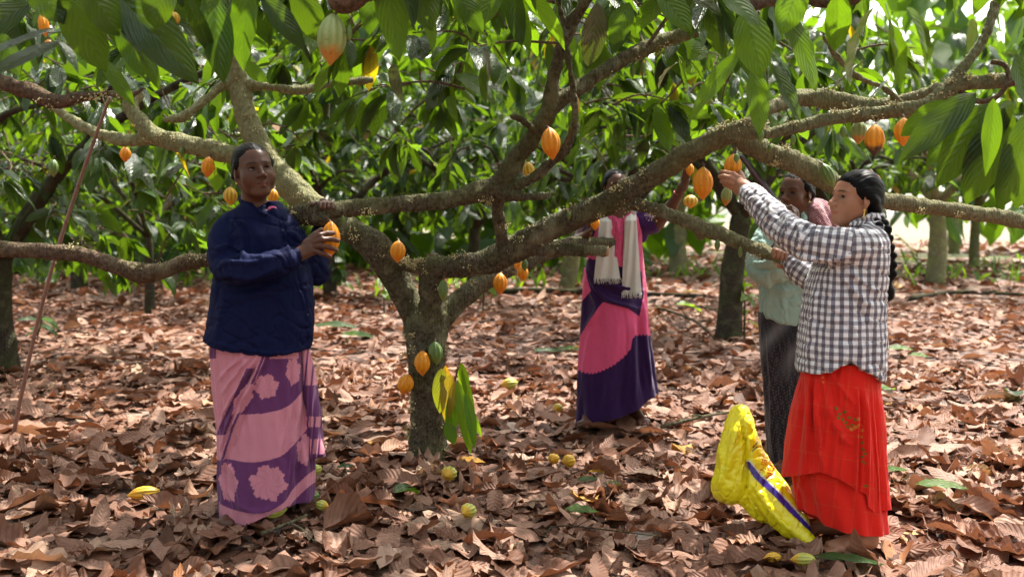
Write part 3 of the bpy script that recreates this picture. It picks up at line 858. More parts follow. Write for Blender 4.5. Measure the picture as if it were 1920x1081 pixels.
for k_ in range(95):
    p = np.array([r_.uniform(-4.8, -0.9), r_.uniform(2.6, 6.0), r_.uniform(1.85, 2.9)])
    if blocks_subject(p - [0, 0, 0.2]): continue
    cluster_leaves(LH, p, np.array([r_.normal(), r_.normal(), -0.1]), int(r_.integers(5, 9)), 0.28, 5000 + k_, 4, 8)
LH.build("crown", [LEAF, BARK_RED], left_tree)

# tree overhead, rooted behind and right of the camera; its boughs hang into the top of the frame
to_o = np.array([2.9, 1.2, 0.0])
over_tree = empty("cacao_tree", to_o, "cacao tree whose large pale glossy leaves hang into the top right of the picture", "tree", "cacao trees of the grove")
OT = [
 [np.array([2.9, 1.2, -0.05]), np.array([2.88, 1.22, 0.6]), np.array([2.8, 1.3, 1.3]), np.array([2.6, 1.5, 1.9])],
 [np.array([2.6, 1.5, 1.9]), np.array([2.2, 2.0, 2.35]), np.array([1.7, 2.6, 2.5]), at(1650, -40, 3.1), at(1500, -10, 3.3), at(1400, 10, 3.35)],
 [np.array([2.7, 1.4, 1.7]), np.array([1.6, 1.9, 2.5]), np.array([0.4, 2.4, 2.45]), at(900, -110, 2.9), at(760, -50, 2.95), at(660, -14, 2.95), at(610, -30, 3.0)],
 [np.array([2.7, 1.4, 1.7]), np.array([2.9, 2.2, 2.2]), np.array([2.7, 3.0, 2.2]), at(1890, 160, 3.9)],
]
prims = []
for pts, r0, r1 in zip(OT, (0.10, 0.05, 0.05, 0.05), (0.07, 0.012, 0.02, 0.012)):
    C = catmull(np.array(pts), 5); rr_ = np.linspace(r0, r1, len(C))
    prims += [cap(C[i], C[i + 1], rr_[i], rr_[i + 1], 0.03) for i in range(len(C) - 1)]
prims.append(ell(at(648, 2, 2.95), [0.05, 0.05, 0.035], k=0.02))
V, Fq = sculpt(prims, 0.01, 0.03, bark_disp, dmax=0.01)
mesh_obj("trunk", V, Fq, BARK_RED, over_tree)
OH = Leaves()
hero(OH, [(770, -60, 806, 52, 74, 2.9, .8, 0), (1395, 20, 1428, 142, 82, 3.1, .88, 0), (1385, 100, 1298, 216, 46, 3.3, .85, 0),
          (1412, 128, 1432, 252, 56, 3.3, .85, 0), (1448, 125, 1518, 226, 52, 3.4, .3, .1), (1470, 20, 1562, 168, 56, 3.2, .7, .1), (1700, 15, 1818, 132, 64, 2.7, .8, .2), (1672, 45, 1692, 158, 46, 2.8, .9, 0), (1570, -20, 1590, 90, 60, 3.0, .7, .1),
          (1780, -30, 1835, 32, 50, 2.7, .9, .1), (1340, -30, 1420, 50, 60, 3.0, .75, 0),
          (1230, -20, 1290, 60, 60, 3.3, .8, 0), (1180, 5, 1150, 80, 50, 3.4, .6, 0), (1830, 175, 1700, 300, 74, 3.2, .15, 0), (1850, 195, 1770, 345, 80, 3.2, .1, 0),  # dark tones of the right-hand cluster here carry its shade as colour
          (1890, 200, 1838, 378, 92, 3.15, .08, .05), (1935, 205, 1895, 388, 94, 3.1, .12, 0), (1862, 185, 1856, 325, 46, 3.0, .8, 0),           (1800, 225, 1745, 310, 60, 3.4, .2, 0), (1940, 260, 1912, 385, 80, 3.3, .1, 0), (1780, 190, 1715, 255, 50, 3.5, .2, .1), (1905, 100, 1925, 200, 60, 3.3, .6, 0),
          (700, -30, 690, 60, 50, 3.1, .4, 0), (850, -20, 900, 60, 50, 3.2, .6, 0), (940, -30, 900, 50, 50, 3.3, .8, 0), (640, -40, 735, 30, 40, 3.2, .5, .1), (1500, -30, 1470, 60, 66, 3.0, .8, 0)], seed=4)
for k_ in range(60):
    p = np.array([r_.uniform(-0.9, 3.2), r_.uniform(2.9, 4.2), r_.uniform(1.95, 2.7)])
    if blocks_subject(p - [0, 0, 0.22]): continue
    cluster_leaves(OH, p, np.array([r_.normal(), r_.normal(), -0.1]), int(r_.integers(5, 8)), 0.27, 6000 + k_, 4, 8, rsh=0.1)
hero(OH, [(1120, 5, 1113, 125, 58, 3.4, .1, .12), (1640, 12, 1622, 128, 80, 2.6, .1, .2), (1660, 8, 1758, 112, 70, 2.6, .1, .2), (1825, 35, 1882, 76, 24, 2.9, .1, .2), (1668, 148, 1635, 206, 32, 3.6, .1, .2),
          (1900, 190, 1892, 284, 62, 3.1, .1, .2), (1720, 22, 1812, 100, 34, 2.65, .2, .2), (1270, 118, 1240, 145, 30, 4.0, .2, .2), (735, 120, 730, 172, 32, 3.9, .1, .2), (905, 90, 925, 155, 24, 3.8, .2, .1)], m=2, seed=14)
OH.build("crown", [LEAF, BARK_RED, LEAF_GLOSS], over_tree)

# ---- cacao trees of the rows behind
def far_tree(base, label, seed, h_fork=0.9, rtrunk=0.11, rad=1.9, zr=(1.5, 3.3), tufts=110, lean=(0, 0), L=0.3, bark=BARK_DARK, res=(3, 5), limbs=5, rsh=0.0, nl=(5, 9)):
    r = np.random.default_rng(seed)
    t = empty("cacao_tree", (base[0], base[1], 0), label, "tree", "cacao trees of the grove")
    mb = MB()
    b0 = np.array([base[0], base[1], -0.1]); top = b0 + [lean[0], lean[1], h_fork + 0.1]
    C = catmull([b0, b0 * 0.5 + top * 0.5 + r.normal(0, 0.03, 3) * [1, 1, 0], top], 5)
    V, Fq = tube(C, np.linspace(rtrunk * 1.25, rtrunk * 0.85, len(C)), 12, rough=0.05, seed=seed); mb.add(V, Fq)
    for i in range(limbs):
        a = i * 6.283 / limbs + r.uniform(-0.4, 0.4); el = r.uniform(0.45, 0.9); ln = rad * r.uniform(0.8, 1.05)
        d = np.array([math.cos(a), math.sin(a), 0])
        P = [top - [0, 0, 0.1], top + d * ln * 0.3 + [0, 0, ln * 0.3 * el + 0.15], top + d * ln * 0.65 + [0, 0, ln * 0.55 * el + 0.2 + r.normal(0, .1)], top + d * ln + [0, 0, ln * 0.7 * el + 0.15]]
        C = catmull(P, 4)
        V, Fq = tube(C, np.linspace(rtrunk * 0.6, 0.018, len(C)), 9, rough=0.07, seed=seed + i); mb.add(V, Fq)
        a2 = a + r.choice([-1, 1]) * 0.7; d2 = np.array([math.cos(a2), math.sin(a2), 0.2])
        C2 = catmull([C[5], C[5] + d2 * ln * 0.3 + [0, 0, .1], C[5] + d2 * ln * 0.6], 4)
        V, Fq = tube(C2, np.linspace(rtrunk * 0.35, 0.012, len(C2)), 7, rough=0.07, seed=seed + i); mb.add(V, Fq)
    mb.build("trunk", bark, t)
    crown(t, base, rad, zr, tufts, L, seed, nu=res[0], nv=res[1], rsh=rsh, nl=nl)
    return t
g_ = gnd
FT = [
 (g_(12, 690), "dark cacao trunk standing at the left edge of the picture", dict(h_fork=1.0, rtrunk=0.10, tufts=260, zr=(0.5, 3.3), rad=2.4)),
 (g_(1366, 640), "dark leaning cacao trunk behind the woman in the mint shirt", dict(h_fork=1.35, rtrunk=0.115, tufts=150, lean=(0.12, 0))),
 (g_(1060, 545), "slim cacao trunk rising just left of the woman with the white shawl", dict(h_fork=1.4, rtrunk=0.12, tufts=150, lean=(0.25, 0), bark=BARK_PALE)),
 (g_(1270, 514), "pale straight cacao trunk right of the woman with the white shawl", dict(h_fork=1.9, rtrunk=0.17, tufts=130, bark=BARK_PALE, L=0.34)),
 (g_(1752, 531), "sturdy cacao trunk alone on the bright litter right of the braided woman", dict(h_fork=1.6, rtrunk=0.16, tufts=130, bark=BARK_PALE, L=0.34)),
 (g_(1826, 500), "slender pale cacao trunk with yellow lichen near the right edge", dict(h_fork=1.6, rtrunk=0.12, tufts=120, bark=BARK_PALE, L=0.36)),
 (g_(282, 580), "thin cacao stem seen beyond the bamboo pole above the bare limb", dict(h_fork=1.1, rtrunk=0.06, tufts=270, zr=(0.45, 3.5), rad=2.5)),
 (g_(620, 560), "cacao tree whose low dark boughs fill the gap right of the blue jacket", dict(h_fork=1.0, rtrunk=0.10, tufts=240, zr=(0.7, 3.7), rad=2.4)),
 (g_(890, 560), "leafy cacao tree behind the low forked trunk in the centre", dict(h_fork=1.2, rtrunk=0.09, tufts=220, zr=(0.8, 3.7), rad=2.4)),
 (g_(1560, 560), "cacao tree hidden behind the two women at the right with its crown above their heads", dict(h_fork=1.4, rtrunk=0.13, tufts=150)),
 (g_(1160, 600), "cacao tree with dark boughs right behind the woman with the white shawl", dict(h_fork=1.3, rtrunk=0.10, tufts=150, zr=(1.6, 3.5))),
 (g_(150, 540), "cacao tree in the deep shade at the far left", dict(h_fork=1.1, rtrunk=0.12, tufts=280, zr=(0.35, 3.9), L=0.34, rad=2.8)),
 (g_(460, 530), "cacao tree in the shade behind the head of the woman in blue", dict(h_fork=1.1, rtrunk=0.12, tufts=260, zr=(0.35, 4.0), L=0.34, rad=2.8)),
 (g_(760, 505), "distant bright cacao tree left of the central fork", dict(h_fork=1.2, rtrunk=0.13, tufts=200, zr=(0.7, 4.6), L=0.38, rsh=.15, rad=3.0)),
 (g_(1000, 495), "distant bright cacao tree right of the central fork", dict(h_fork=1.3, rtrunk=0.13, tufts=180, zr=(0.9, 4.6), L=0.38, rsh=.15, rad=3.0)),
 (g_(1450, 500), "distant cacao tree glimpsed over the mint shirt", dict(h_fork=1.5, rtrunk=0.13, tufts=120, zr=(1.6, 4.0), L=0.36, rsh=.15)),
 (g_(2060, 560), "cacao tree whose crown leans in from beyond the right edge", dict(h_fork=1.4, rtrunk=0.14, tufts=130, zr=(1.7, 3.8))),
 (g_(1650, 495), "distant cacao tree straight behind the dark braid", dict(h_fork=1.6, rtrunk=0.12, tufts=120, zr=(1.9, 4.3), L=0.36, rsh=.15)),
]
for i, (b_, lab, kw) in enumerate(FT):
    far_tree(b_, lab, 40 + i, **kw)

# unseen trees added behind and beside the camera: their crowns close the sky there
for i, (bx, by, lab, kw) in enumerate((
  (-2.6, -1.0, "unseen cacao tree added close behind the photographer on the left", dict(tufts=110)),
  (3.4, -2.6, "unseen cacao tree added behind the photographer on the right", dict(tufts=100)),
  (0.3, -3.8, "unseen cacao tree added straight behind the photographer", dict(tufts=120)),
  (-4.6, 1.4, "unseen cacao tree added beside the photographer on the far left", dict(tufts=110)),
  (-5.5, -3.5, "unseen cacao tree added furthest behind the photographer on the left", dict(tufts=90)),
  (5.6, 2.6, "unseen cacao tree added beyond the right edge, level with the women", dict(tufts=90)))):
    t_ = empty("cacao_tree", (bx, by, 0), lab, "tree", "cacao trees of the grove")
    mb = MB(); C = catmull([np.array([bx, by, -.1]), np.array([bx + .05, by, .7]), np.array([bx, by + .05, 1.3])], 4); V, Fq = tube(C, np.linspace(.14, .1, len(C)), 12, rough=.05); mb.add(V, Fq)
    for k in range(4):
        a = k * 1.57 + i; d = np.array([math.cos(a), math.sin(a), 0])
        C = catmull([np.array([bx, by, 1.2]), np.array([bx, by, 1.7]) + d * .6, np.array([bx, by, 2.2]) + d * 1.3, np.array([bx, by, 2.5]) + d * 1.9], 4)
        V, Fq = tube(C, np.linspace(.07, .02, len(C)), 8, rough=.07); mb.add(V, Fq)
    mb.build("trunk", BARK_DARK, t_)
    crown(t_, (bx, by), 2.3, (2.2, 3.6), kw["tufts"], .34, 140 + i, nu=2, nv=4, check=False, keepbox=lambda p: not (p[1] > 0.4 and abs(p[0]) < 0.62 * p[1] + .7))

# ---- far wood: a mass of foliage nobody could count
FW = Leaves()
r_ = np.random.default_rng(91)
n = 11000
y = r_.uniform(22, 42, n); x = r_.uniform(-1, 1, n) * (y * 0.72)
z = 0.1 + r_.uniform(0, 1, n) ** 1.1 * 9.0
gap = snoise(np.stack([x * 0.18, y * 0.1, z * 0.3], 1), 1.0, 5, 2)
keep = (gap > -0.12 - .45 * (x < 0)) & (z > np.interp(x / y, [-.6, 0.0, 0.15, 0.35, 0.6], [0.1, 0.1, 0.5, 1.5, 1.2]))
x, y, z = x[keep], y[keep], z[keep]; n = len(x)
D = r_.normal(size=(n, 3)) + [0, 0, -0.6]; D /= np.linalg.norm(D, axis=1, keepdims=True)
FW.add(leaf_batch(np.stack([x, y, z], 1), D, r_.normal(0, .5, (n, 3)) + [0, 0, 1], r_.uniform(.7, 1.3, n), r_.uniform(.35, .7, n), droop=r_.uniform(0, .8, n), fold=.2, nu=2, nv=3, seed=6, rnd=np.clip(r_.beta(2, 2, n) * .5 + np.where(x < 0, .12, .42), 0, .93)))  # shade of the left half put into darker leaf colour, right half lighter
# unseen foliage ring added behind and beside the photographer to block low sky
n = 1600
a = r_.uniform(R(35), R(325), n); rr_ = r_.uniform(11, 17, n)
x, y = np.sin(a) * rr_, np.cos(a) * rr_; z = r_.uniform(0, 1, n) ** 1.1 * 8.5
D = r_.normal(size=(n, 3)) + [0, 0, -0.6]; D /= np.linalg.norm(D, axis=1, keepdims=True)
FW.add(leaf_batch(np.stack([x, y, z], 1), D, r_.normal(0, .6, (n, 3)) + [0, 0, 1], r_.uniform(.8, 1.5, n), r_.uniform(.4, .8, n), droop=r_.uniform(0, .8, n), fold=.2, nu=2, nv=3, seed=16, rnd=r_.uniform(0, .7, n)))
FW.tube(np.array([[-9, 32, 0], [-9.1, 32, 5]]), .2); FW.tube(np.array([[3, 34, 0], [3.4, 34, 5]]), .22); FW.tube(np.array([[12, 33, 0], [12, 33, 5]]), .2); FW.tube(np.array([[7.5, 30, 0], [7.7, 30, 5]]), .17); FW.tube(np.array([[16, 36, 0], [15.7, 36, 6]]), .22)
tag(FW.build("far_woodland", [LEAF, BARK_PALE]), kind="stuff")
# low undergrowth beyond the last rows
n = 2600
y = r_.uniform(17, 30, n); x = r_.uniform(-1, 1, n) * y * .62
g2 = snoise(np.stack([x, y], 1), 0.28, 8, 2)
k_ = g2 > 0.15; x, y = x[k_], y[k_]; n = len(x)
D = np.stack([r_.normal(0, .5, n), r_.normal(0, .5, n), r_.uniform(.5, 1.5, n)], 1)
UG = Leaves()
UG.add(leaf_batch(np.stack([x, y, np.full(n, -.02)], 1), D, r_.normal(0, 1, (n, 3)) + [0, -1, .5], r_.uniform(.15, .5, n), r_.uniform(.04, .1, n), droop=r_.uniform(.3, 1.4, n), fold=.3, nu=2, nv=4, seed=9, rnd=r_.uniform(.3, .9, n)))
tag(UG.build("undergrowth", [LEAF_YOUNG]), kind="stuff")
# ================================================================== PEOPLE
# a traced garment body: elliptical loft along z with its own hem; extra sdf primitive
_prim_d0, _prim_box0 = prim_d, prim_box
def loft(Y0, rows, hem=None, top=None, p=2.3, k=0.02, dyc=0.0):
    """rows: (py, xl, xr, ry[m], dy)"""
    z = []; cx = []; rx = []; ry = []; cyy = []
    for r in rows:
        a, b_ = at(r[1], r[0], Y0), at(r[2], r[0], Y0)
        z.append(a[2]); cx.append((a[0] + b_[0]) / 2); rx.append((b_[0] - a[0]) / 2); ry.append(r[3]); cyy.append(Y0 + (r[4] if len(r) > 4 else 0) + dyc)
    o = np.argsort(z)
    T = np.array([z, cx, cyy, rx, ry])[:, o]
    H = None
    if hem is not None:
        H = np.array([[at(a, b_, Y0)[0], at(a, b_, Y0 - .12)[2]] for a, b_ in hem])
    TP = None
    if top is not None:
        TP = np.array([at(a, b_, Y0)[[0, 2]] for a, b_ in top])
    return ("l", T, H, TP, p, k)
def prim_d(p, X):
    if p[0] != "l": return _prim_d0(p, X)
    T, H, TP, pw = p[1:5]
    z = X[:, 2]
    cx, cyy, rx, ry = (np.interp(z, T[0], T[i]) for i in (1, 2, 3, 4))
    q = (np.abs((X[:, 0] - cx) / rx) ** pw + np.abs((X[:, 1] - cyy) / ry) ** pw) ** (1 / pw)
    d = (q - 1) * np.minimum(rx, ry)
    zb = T[0, 0] if H is None else np.interp(X[:, 0], H[:, 0], H[:, 1])
    zt = T[0, -1] if TP is None else np.interp(X[:, 0], TP[:, 0], TP[:, 1])
    e = np.maximum(zb - z, z - zt)
    a = np.maximum(d, e)
    both = (d > 0) & (e > 0)
    return np.where(both, np.hypot(np.maximum(d, 0), np.maximum(e, 0)), a)
def prim_box(p):
    if p[0] != "l": return _prim_box0(p)
    T, H = p[1], p[2]
    zb = T[0, 0] if H is None else H[:, 1].min()
    return (np.array([(T[1] - T[3]).min(), (T[2] - T[4]).min(), min(zb, T[0, 0])]), np.array([(T[1] + T[3]).max(), (T[2] + T[4]).max(), T[0, -1]]))

def chain(pts, Y0, k=0.012, sub=0):
    """pts (px,py,dy,rpx) -> capsules"""
    W = np.array([list(at(p[0], p[1], Y0 + p[2])) + [p[3] * (Y0 + p[2]) / F] for p in pts])
    if sub: W = catmull(W, sub)
    return [cap(W[i, :3], W[i + 1, :3], W[i, 3], W[i + 1, 3], k) for i in range(len(W) - 1)]

class Head:
    def __init__(s, c, f, u, sc=1.0):
        f = np.array(f, float); f /= np.linalg.norm(f)
        u = np.array(u, float); u -= f * u.dot(f); u /= np.linalg.norm(u)
        r = np.cross(f, u)
        s.c, s.M, s.s = np.asarray(c, float), np.stack([r, f, u], 1), sc
    def P(s, x, y, z): return s.c + s.M @ (np.array([x, y, z]) * s.s)
    def C(s, a, b_, r1, r2=None, k=0.008): return cap(s.P(*a), s.P(*b_), r1 * s.s, None if r2 is None else r2 * s.s, k)
    def E(s, c, r, k=0.008, rot=None):
        M = s.M if rot is None else s.M @ np.array(Euler(rot).to_matrix())
        return ell(s.P(*c), np.array(r) * s.s, M, k)
    def local(s, X): return ((X - s.c) @ s.M) / s.s
    def prims(s, fat=1.0, age=0.0, neck_to=None, neck_r=0.05):
        P = [s.E((0, -.018, .035), (.074, .094, .078)), s.E((0, .012, .012), (.067, .076, .075), k=.02),
             s.E((0, .02, -.033), (.057 * fat, .064, .078), k=.02)]
        for q in (-1, 1):
            P += [s.C((q * .050 * fat, .000, -.050), (q * .020, .054, -.092), .018, .016, k=.022),
                  s.E((q * .038 * fat, .054, -.036), (.026, .023, .028), k=.03),
                  s.C((q * .012, .081, .021), (q * .044, .067, .02), .0065, .0055, k=.016)]
        P += [s.C((-.010, .066, -.098), (.010, .066, -.098), .017, k=.022),                   # chin
              s.E((0, .070, -.060), (.026, .018, .028), k=.02)]                                # muzzle
        for q in (-1, 1):
            P.append(neg(s.E((q * .032, .100, -.001), (.019, .020, .014), k=.014)))
        P += [s.C((0, .082, .010), (0, .104, -.027), .0075, .0105, k=.010),                  # nose
              s.E((0, .107, -.032), (.0125, .012, .0105), k=.006)]
        for q in (-1, 1):
            P += [s.E((q * .0135, .094, -.035), (.0095, .012, .0085), k=.005)]
            P.append(neg(s.E((q * .0065, .103, -.0445), (.0035, .0045, .004), k=.002)))
        P += [s.C((-.025, .073, -.0625), (0, .0885, -.0605), .0040, .0062, k=.006), s.C((.025, .073, -.0625), (0, .0885, -.0605), .0040, .0062, k=.006),
              s.C((-.022, .074, -.0675), (0, .0855, -.0725), .0048, .0075, k=.005), s.C((.022, .074, -.0675), (0, .0855, -.0725), .0048, .0075, k=.005)]
        P.append(neg(s.C((-.020, .0845, -.0672), (.020, .0845, -.0672), .0020, k=.003)))
        for q in (-1, 1):
            P += [s.E((q * .0315, .0665, -.001), (.0148, .0142, .0135), k=.004)]             # lids
            P.append(neg(s.E((q * .0315, .083, -.0015), (.0145, .014, .0060), k=.002)))
            P += [s.E((q * .076, -.008, -.008), (.008, .019, .031), k=.006, rot=(0.15, 0, -q * 0.35)),
                  s.E((q * .074, -.002, -.036), (.007, .009, .010), k=.006)]
            P.append(neg(s.E((q * .086, -.002, -.004), (.007, .010, .017), k=.005, rot=(0.15, 0, -q * 0.35))))
        if neck_to is not None:
            P.append(cap(s.P(0, -.022, -.06), neck_to, neck_r * s.s, neck_r * 1.12, .03))
        return P
    def paint(s, V, lipc=(1.35, .62, .62), brow=0.16):
        L = s.local(V); x, y, z = L.T
        col = np.ones((len(V), 3))
        ax = np.abs(x)
        lip = np.clip(1.6 - np.hypot((ax / .026), (z + .0668) / .0095) * 1.5, 0, 1) * (y > .07)
        br = np.clip(1.8 - 1.5 * np.hypot((ax - .031) / .021, (z - (.0185 + .004 * np.cos((ax - .031) * 60) - .1 * np.maximum(ax - .036, 0))) / .0042), 0, 1) * (y > .045)
        soc = np.clip(1.3 - np.hypot((ax - .0315) / .022, (z + .001) / .013), 0, 1) * (y > .05)
        near = np.abs(z) < 0.2
        col = col * (1 - (lip * near)[:, None]) + (lip * near)[:, None] * np.array(lipc)
        col *= (1 - 0.35 * (soc * near)[:, None])
        col = col * (1 - (br * near)[:, None] * (1 - brow))
        return col
    def eyes(s, parent, gaze=(0, 1, 0), seed=0):
        g0 = np.array(gaze, float); g0 /= np.linalg.norm(g0)
        for q in (-1, 1):
            c = s.P(q * .0315, .0668, -.001)
            mb = MB(); V, Fq = uvsphere(c, .0126 * s.s, 20, 28)
            d = ((V - c) @ s.M) / (.0126 * s.s)
            ang = np.arccos(np.clip(d @ g0, -1, 1))
            col = np.where(ang[:, None] < .30, [0.004] * 3, np.where(ang[:, None] < .62, [.035, .015, .008], [.22, .18, .16]))
            mb.add(V, Fq)
            V2, F2, M2 = mb.get()
            o = mb.build("eye", EYE, parent, origin=c, cols={"col": col})
            arc = []
            for t_ in np.linspace(-1, 1, 9):
                an_, ez = t_ * 1.0, .0058 * (1 - t_ * t_) ** .5 - .0012
                rr_ = .0146
                arc.append(s.P(q * .0315 + rr_ * math.sin(an_), .0668 + math.sqrt(max(rr_ ** 2 - ez ** 2, 0)) * math.cos(an_), -.001 + ez))
            V, Fq = tube(np.array(arc), np.array([.0005, .0012, .0016, .0018, .0018, .0018, .0016, .0012, .0005]) * s.s, 6); mesh_obj("eyelashes", V, Fq, LASH, parent)
    def hair(s, k=.006, part=0.0, low=0.0, big=1.0, fx=.070, fz=.094):
        P = [s.E((0, -.022, .036), (.079 * big, .0985 * big, .0835 * big)), s.E((0, -.062, -.012 - low), (.060, .050, .058), k=.02)]
        for q in (-1, 1):
            P.append(s.C((q * .066, .008, .03), (q * .064, -.045, -.01), .018, .02, k=.015))
        P.append(neg(s.E((0, .088, -.028), (fx, .083, fz), k=.012)))
        return P
LASH = simple_mat("lash_black", (.006, .005, .005), .8, spec=.05)
def uvsphere(c, r, nu=12, nv=16):
    r = np.broadcast_to(np.asarray(r, float), 3) if np.ndim(r) else np.full(3, r)
    th = np.linspace(0, np.pi, nu + 1); ph = np.arange(nv) * 2 * np.pi / nv
    V = np.stack([np.sin(th)[:, None] * np.cos(ph), np.sin(th)[:, None] * np.sin(ph), np.cos(th)[:, None] * np.ones(nv)], -1).reshape(-1, 3) * r + c
    i = np.arange(nu)[:, None]; j = np.arange(nv)[None]; j2 = (j + 1) % nv
    return V, np.stack([i * nv + j, (i + 1) * nv + j, (i + 1) * nv + j2, i * nv + j2], -1).reshape(-1, 4)

def eye_mat():
    m, nt, out = new_mat("eye_surface"); b = NB(nt)
    b.pbr(out, **{"Base Color": b.attr("col"), "Roughness": 0.12})
    return m
EYE = eye_mat()
def skin_mat(name, col, rough=0.42):
    m, nt, out = new_mat(name); b = NB(nt)
    co = b.obj()
    n1 = b.noise(co, 18, 5).outputs[0]; n2 = b.noise(co, 320, 3).outputs[0]
    c = b.mix(n1, tuple(x * .78 for x in col), tuple(x * 1.2 for x in col))
    c = b.mix(1.0, c, b.attr("paint"), "MULTIPLY")
    b.pbr(out, **{"Base Color": c, "Roughness": rough, "Specular IOR Level": 0.35, "Subsurface Weight": 0.05, "Subsurface Radius": (.01, .004, .002),
                  "Normal": b.bump(b.math("ADD", n2, b.math("MULTIPLY", n1, 1.5)), 0.25, 0.0015)})
    return m
def hair_mat(name, col=(0.004, 0.0035, 0.004), axis=(40, 400, 400)):
    m, nt, out = new_mat(name); b = NB(nt)
    mp = b.n("ShaderNodeMapping", ins={"Vector": b.obj(), "Scale": axis}).outputs[0]
    n = b.noise(mp, 1.0, 3, 0.6).outputs[0]
    c = b.mix(b.ramp(n, [(.5, 0), (.8, 1)]), col, tuple(x * 2.0 + .003 for x in col))
    b.pbr(out, **{"Base Color": c, "Roughness": 0.45, "Specular IOR Level": 0.08, "Normal": b.bump(n, 0.35, 0.002)})
    return m
def cloth_mat(name, col=None, attr=None, rough=0.8, weave=900, wb=0.25, sheen=0.2, trans=0.0, var=0.12, spec=0.1):
    m, nt, out = new_mat(name); b = NB(nt)
    co = b.obj()
    n1 = b.noise(co, 7, 5).outputs[0]; n2 = b.noise(co, 55, 4, .6).outputs[0]
    wv = b.noise(b.n("ShaderNodeMapping", ins={"Vector": co, "Scale": (120, 120, 700)}).outputs[0], 1.0, 2).outputs[0]
    base = b.attr(attr) if attr else tuple(col)
    if attr: d = b.mix(1.0, base, (1 - var * 2,) * 3, "MULTIPLY"); l = base
    else: d, l = tuple(x * (1 - var * 2) for x in col), tuple(x * (1 + var * .5) for x in col)
    c = b.mix(b.math("MULTIPLY", b.math("ADD", n1, wv), .6), d, l)
    h = b.math("ADD", b.math("MULTIPLY", n2, 1.0), b.math("MULTIPLY", wv, 0.35))
    pb = b.pbr(out, **{"Base Color": c, "Roughness": rough, "Specular IOR Level": spec, "Sheen Weight": sheen, "Sheen Roughness": .5, "Normal": b.bump(h, wb, 0.004)})
    if trans:
        tr = b.n("ShaderNodeBsdfTranslucent", ins={"Color": c})
        mx = b.n("ShaderNodeMixShader", ins={0: trans, 1: pb.outputs[0], 2: tr.outputs[0]})
        nt.links.new(mx.outputs[0], out.inputs[0])
    return m

def polydist(Q, line):
    """distance of points Q (n,2) to polyline and the arc fraction"""
    L = np.asarray(line, float); best = np.full(len(Q), 1e9); fr = np.zeros(len(Q))
    seg = np.linalg.norm(np.diff(L, axis=0), axis=1); tot = seg.sum(); acc = 0
    for i in range(len(L) - 1):
        a, b_ = L[i], L[i + 1]; ab = b_ - a
        t = np.clip(((Q - a) @ ab) / (ab @ ab), 0, 1)
        d = np.linalg.norm(Q - a - t[:, None] * ab, axis=1)
        k = d < best; best[k] = d[k]; fr[k] = (acc + t[k] * seg[i]) / tot
        acc += seg[i]
    return best, fr
def fold(V, Fq, lines, front=True, neach=1):
    """push cloth out / in along traced fold lines: (points, amp_m, width_px)"""
    N = vnormals(V, Fq); Q = to_px(V)
    ok = (N[:, 1] < 0.15) if front else np.ones(len(V), bool)
    D = np.zeros(len(V))
    for ln in lines:
        pts, amp, wd = ln
        d, fr_ = polydist(Q[ok], catmull(np.array(pts, float), 4) if len(pts) > 2 else pts)
        D[ok] += 1.5 * amp * np.exp(-(d / wd) ** 2) * np.clip(np.sin(np.clip(fr_, 0, 1) * np.pi) * 1.6 + .15, 0, 1)
    return V + N * D[:, None]
def wrinkle(V, Fq, seed, amp):
    """creased cloth: sharp valleys along the zero lines of a noise plus a soft swell"""
    a = snoise(V * [1.0, .8, 1.5], 4.5, seed, 2); b_ = snoise(V * [1.4, 1, .8] + 2, 9, seed + 50, 1)
    D = amp * (.8 * (1 - 1.3 * np.exp(-(a / .11) ** 2)) + .5 * (1 - 1.2 * np.exp(-(b_ / .12) ** 2)) + .5 * snoise(V, 12, seed + 90, 2)) - amp
    return V + vnormals(V, Fq) * D[:, None]
def inpoly(Q, poly):
    P = np.asarray(poly, float); x, y = Q.T; ins = np.zeros(len(Q), bool)
    j = len(P) - 1
    for i in range(len(P)):
        c = ((P[i, 1] > y) != (P[j, 1] > y)) & (x < (P[j, 0] - P[i, 0]) * (y - P[i, 1]) / (P[j, 1] - P[i, 1] + 1e-12) + P[i, 0])
        ins ^= c; j = i
    return ins
def blob(Q, cx, cy, rx, ry, rot=0, lobes=8, amp=.12, ph=0.0):
    d = Q - [cx, cy]; c, s_ = math.cos(rot), math.sin(rot)
    u, v = (d[:, 0] * c + d[:, 1] * s_) / rx, (-d[:, 0] * s_ + d[:, 1] * c) / ry
    a = np.arctan2(v, u); r = np.hypot(u, v)
    return r < 1 + amp * np.sin(lobes * a + ph) * (1 + .5 * np.sin(2 * a + ph)) + .05 * np.sin(a * 11 + ph * 2) + .04 * np.sin(a * 23 + ph)

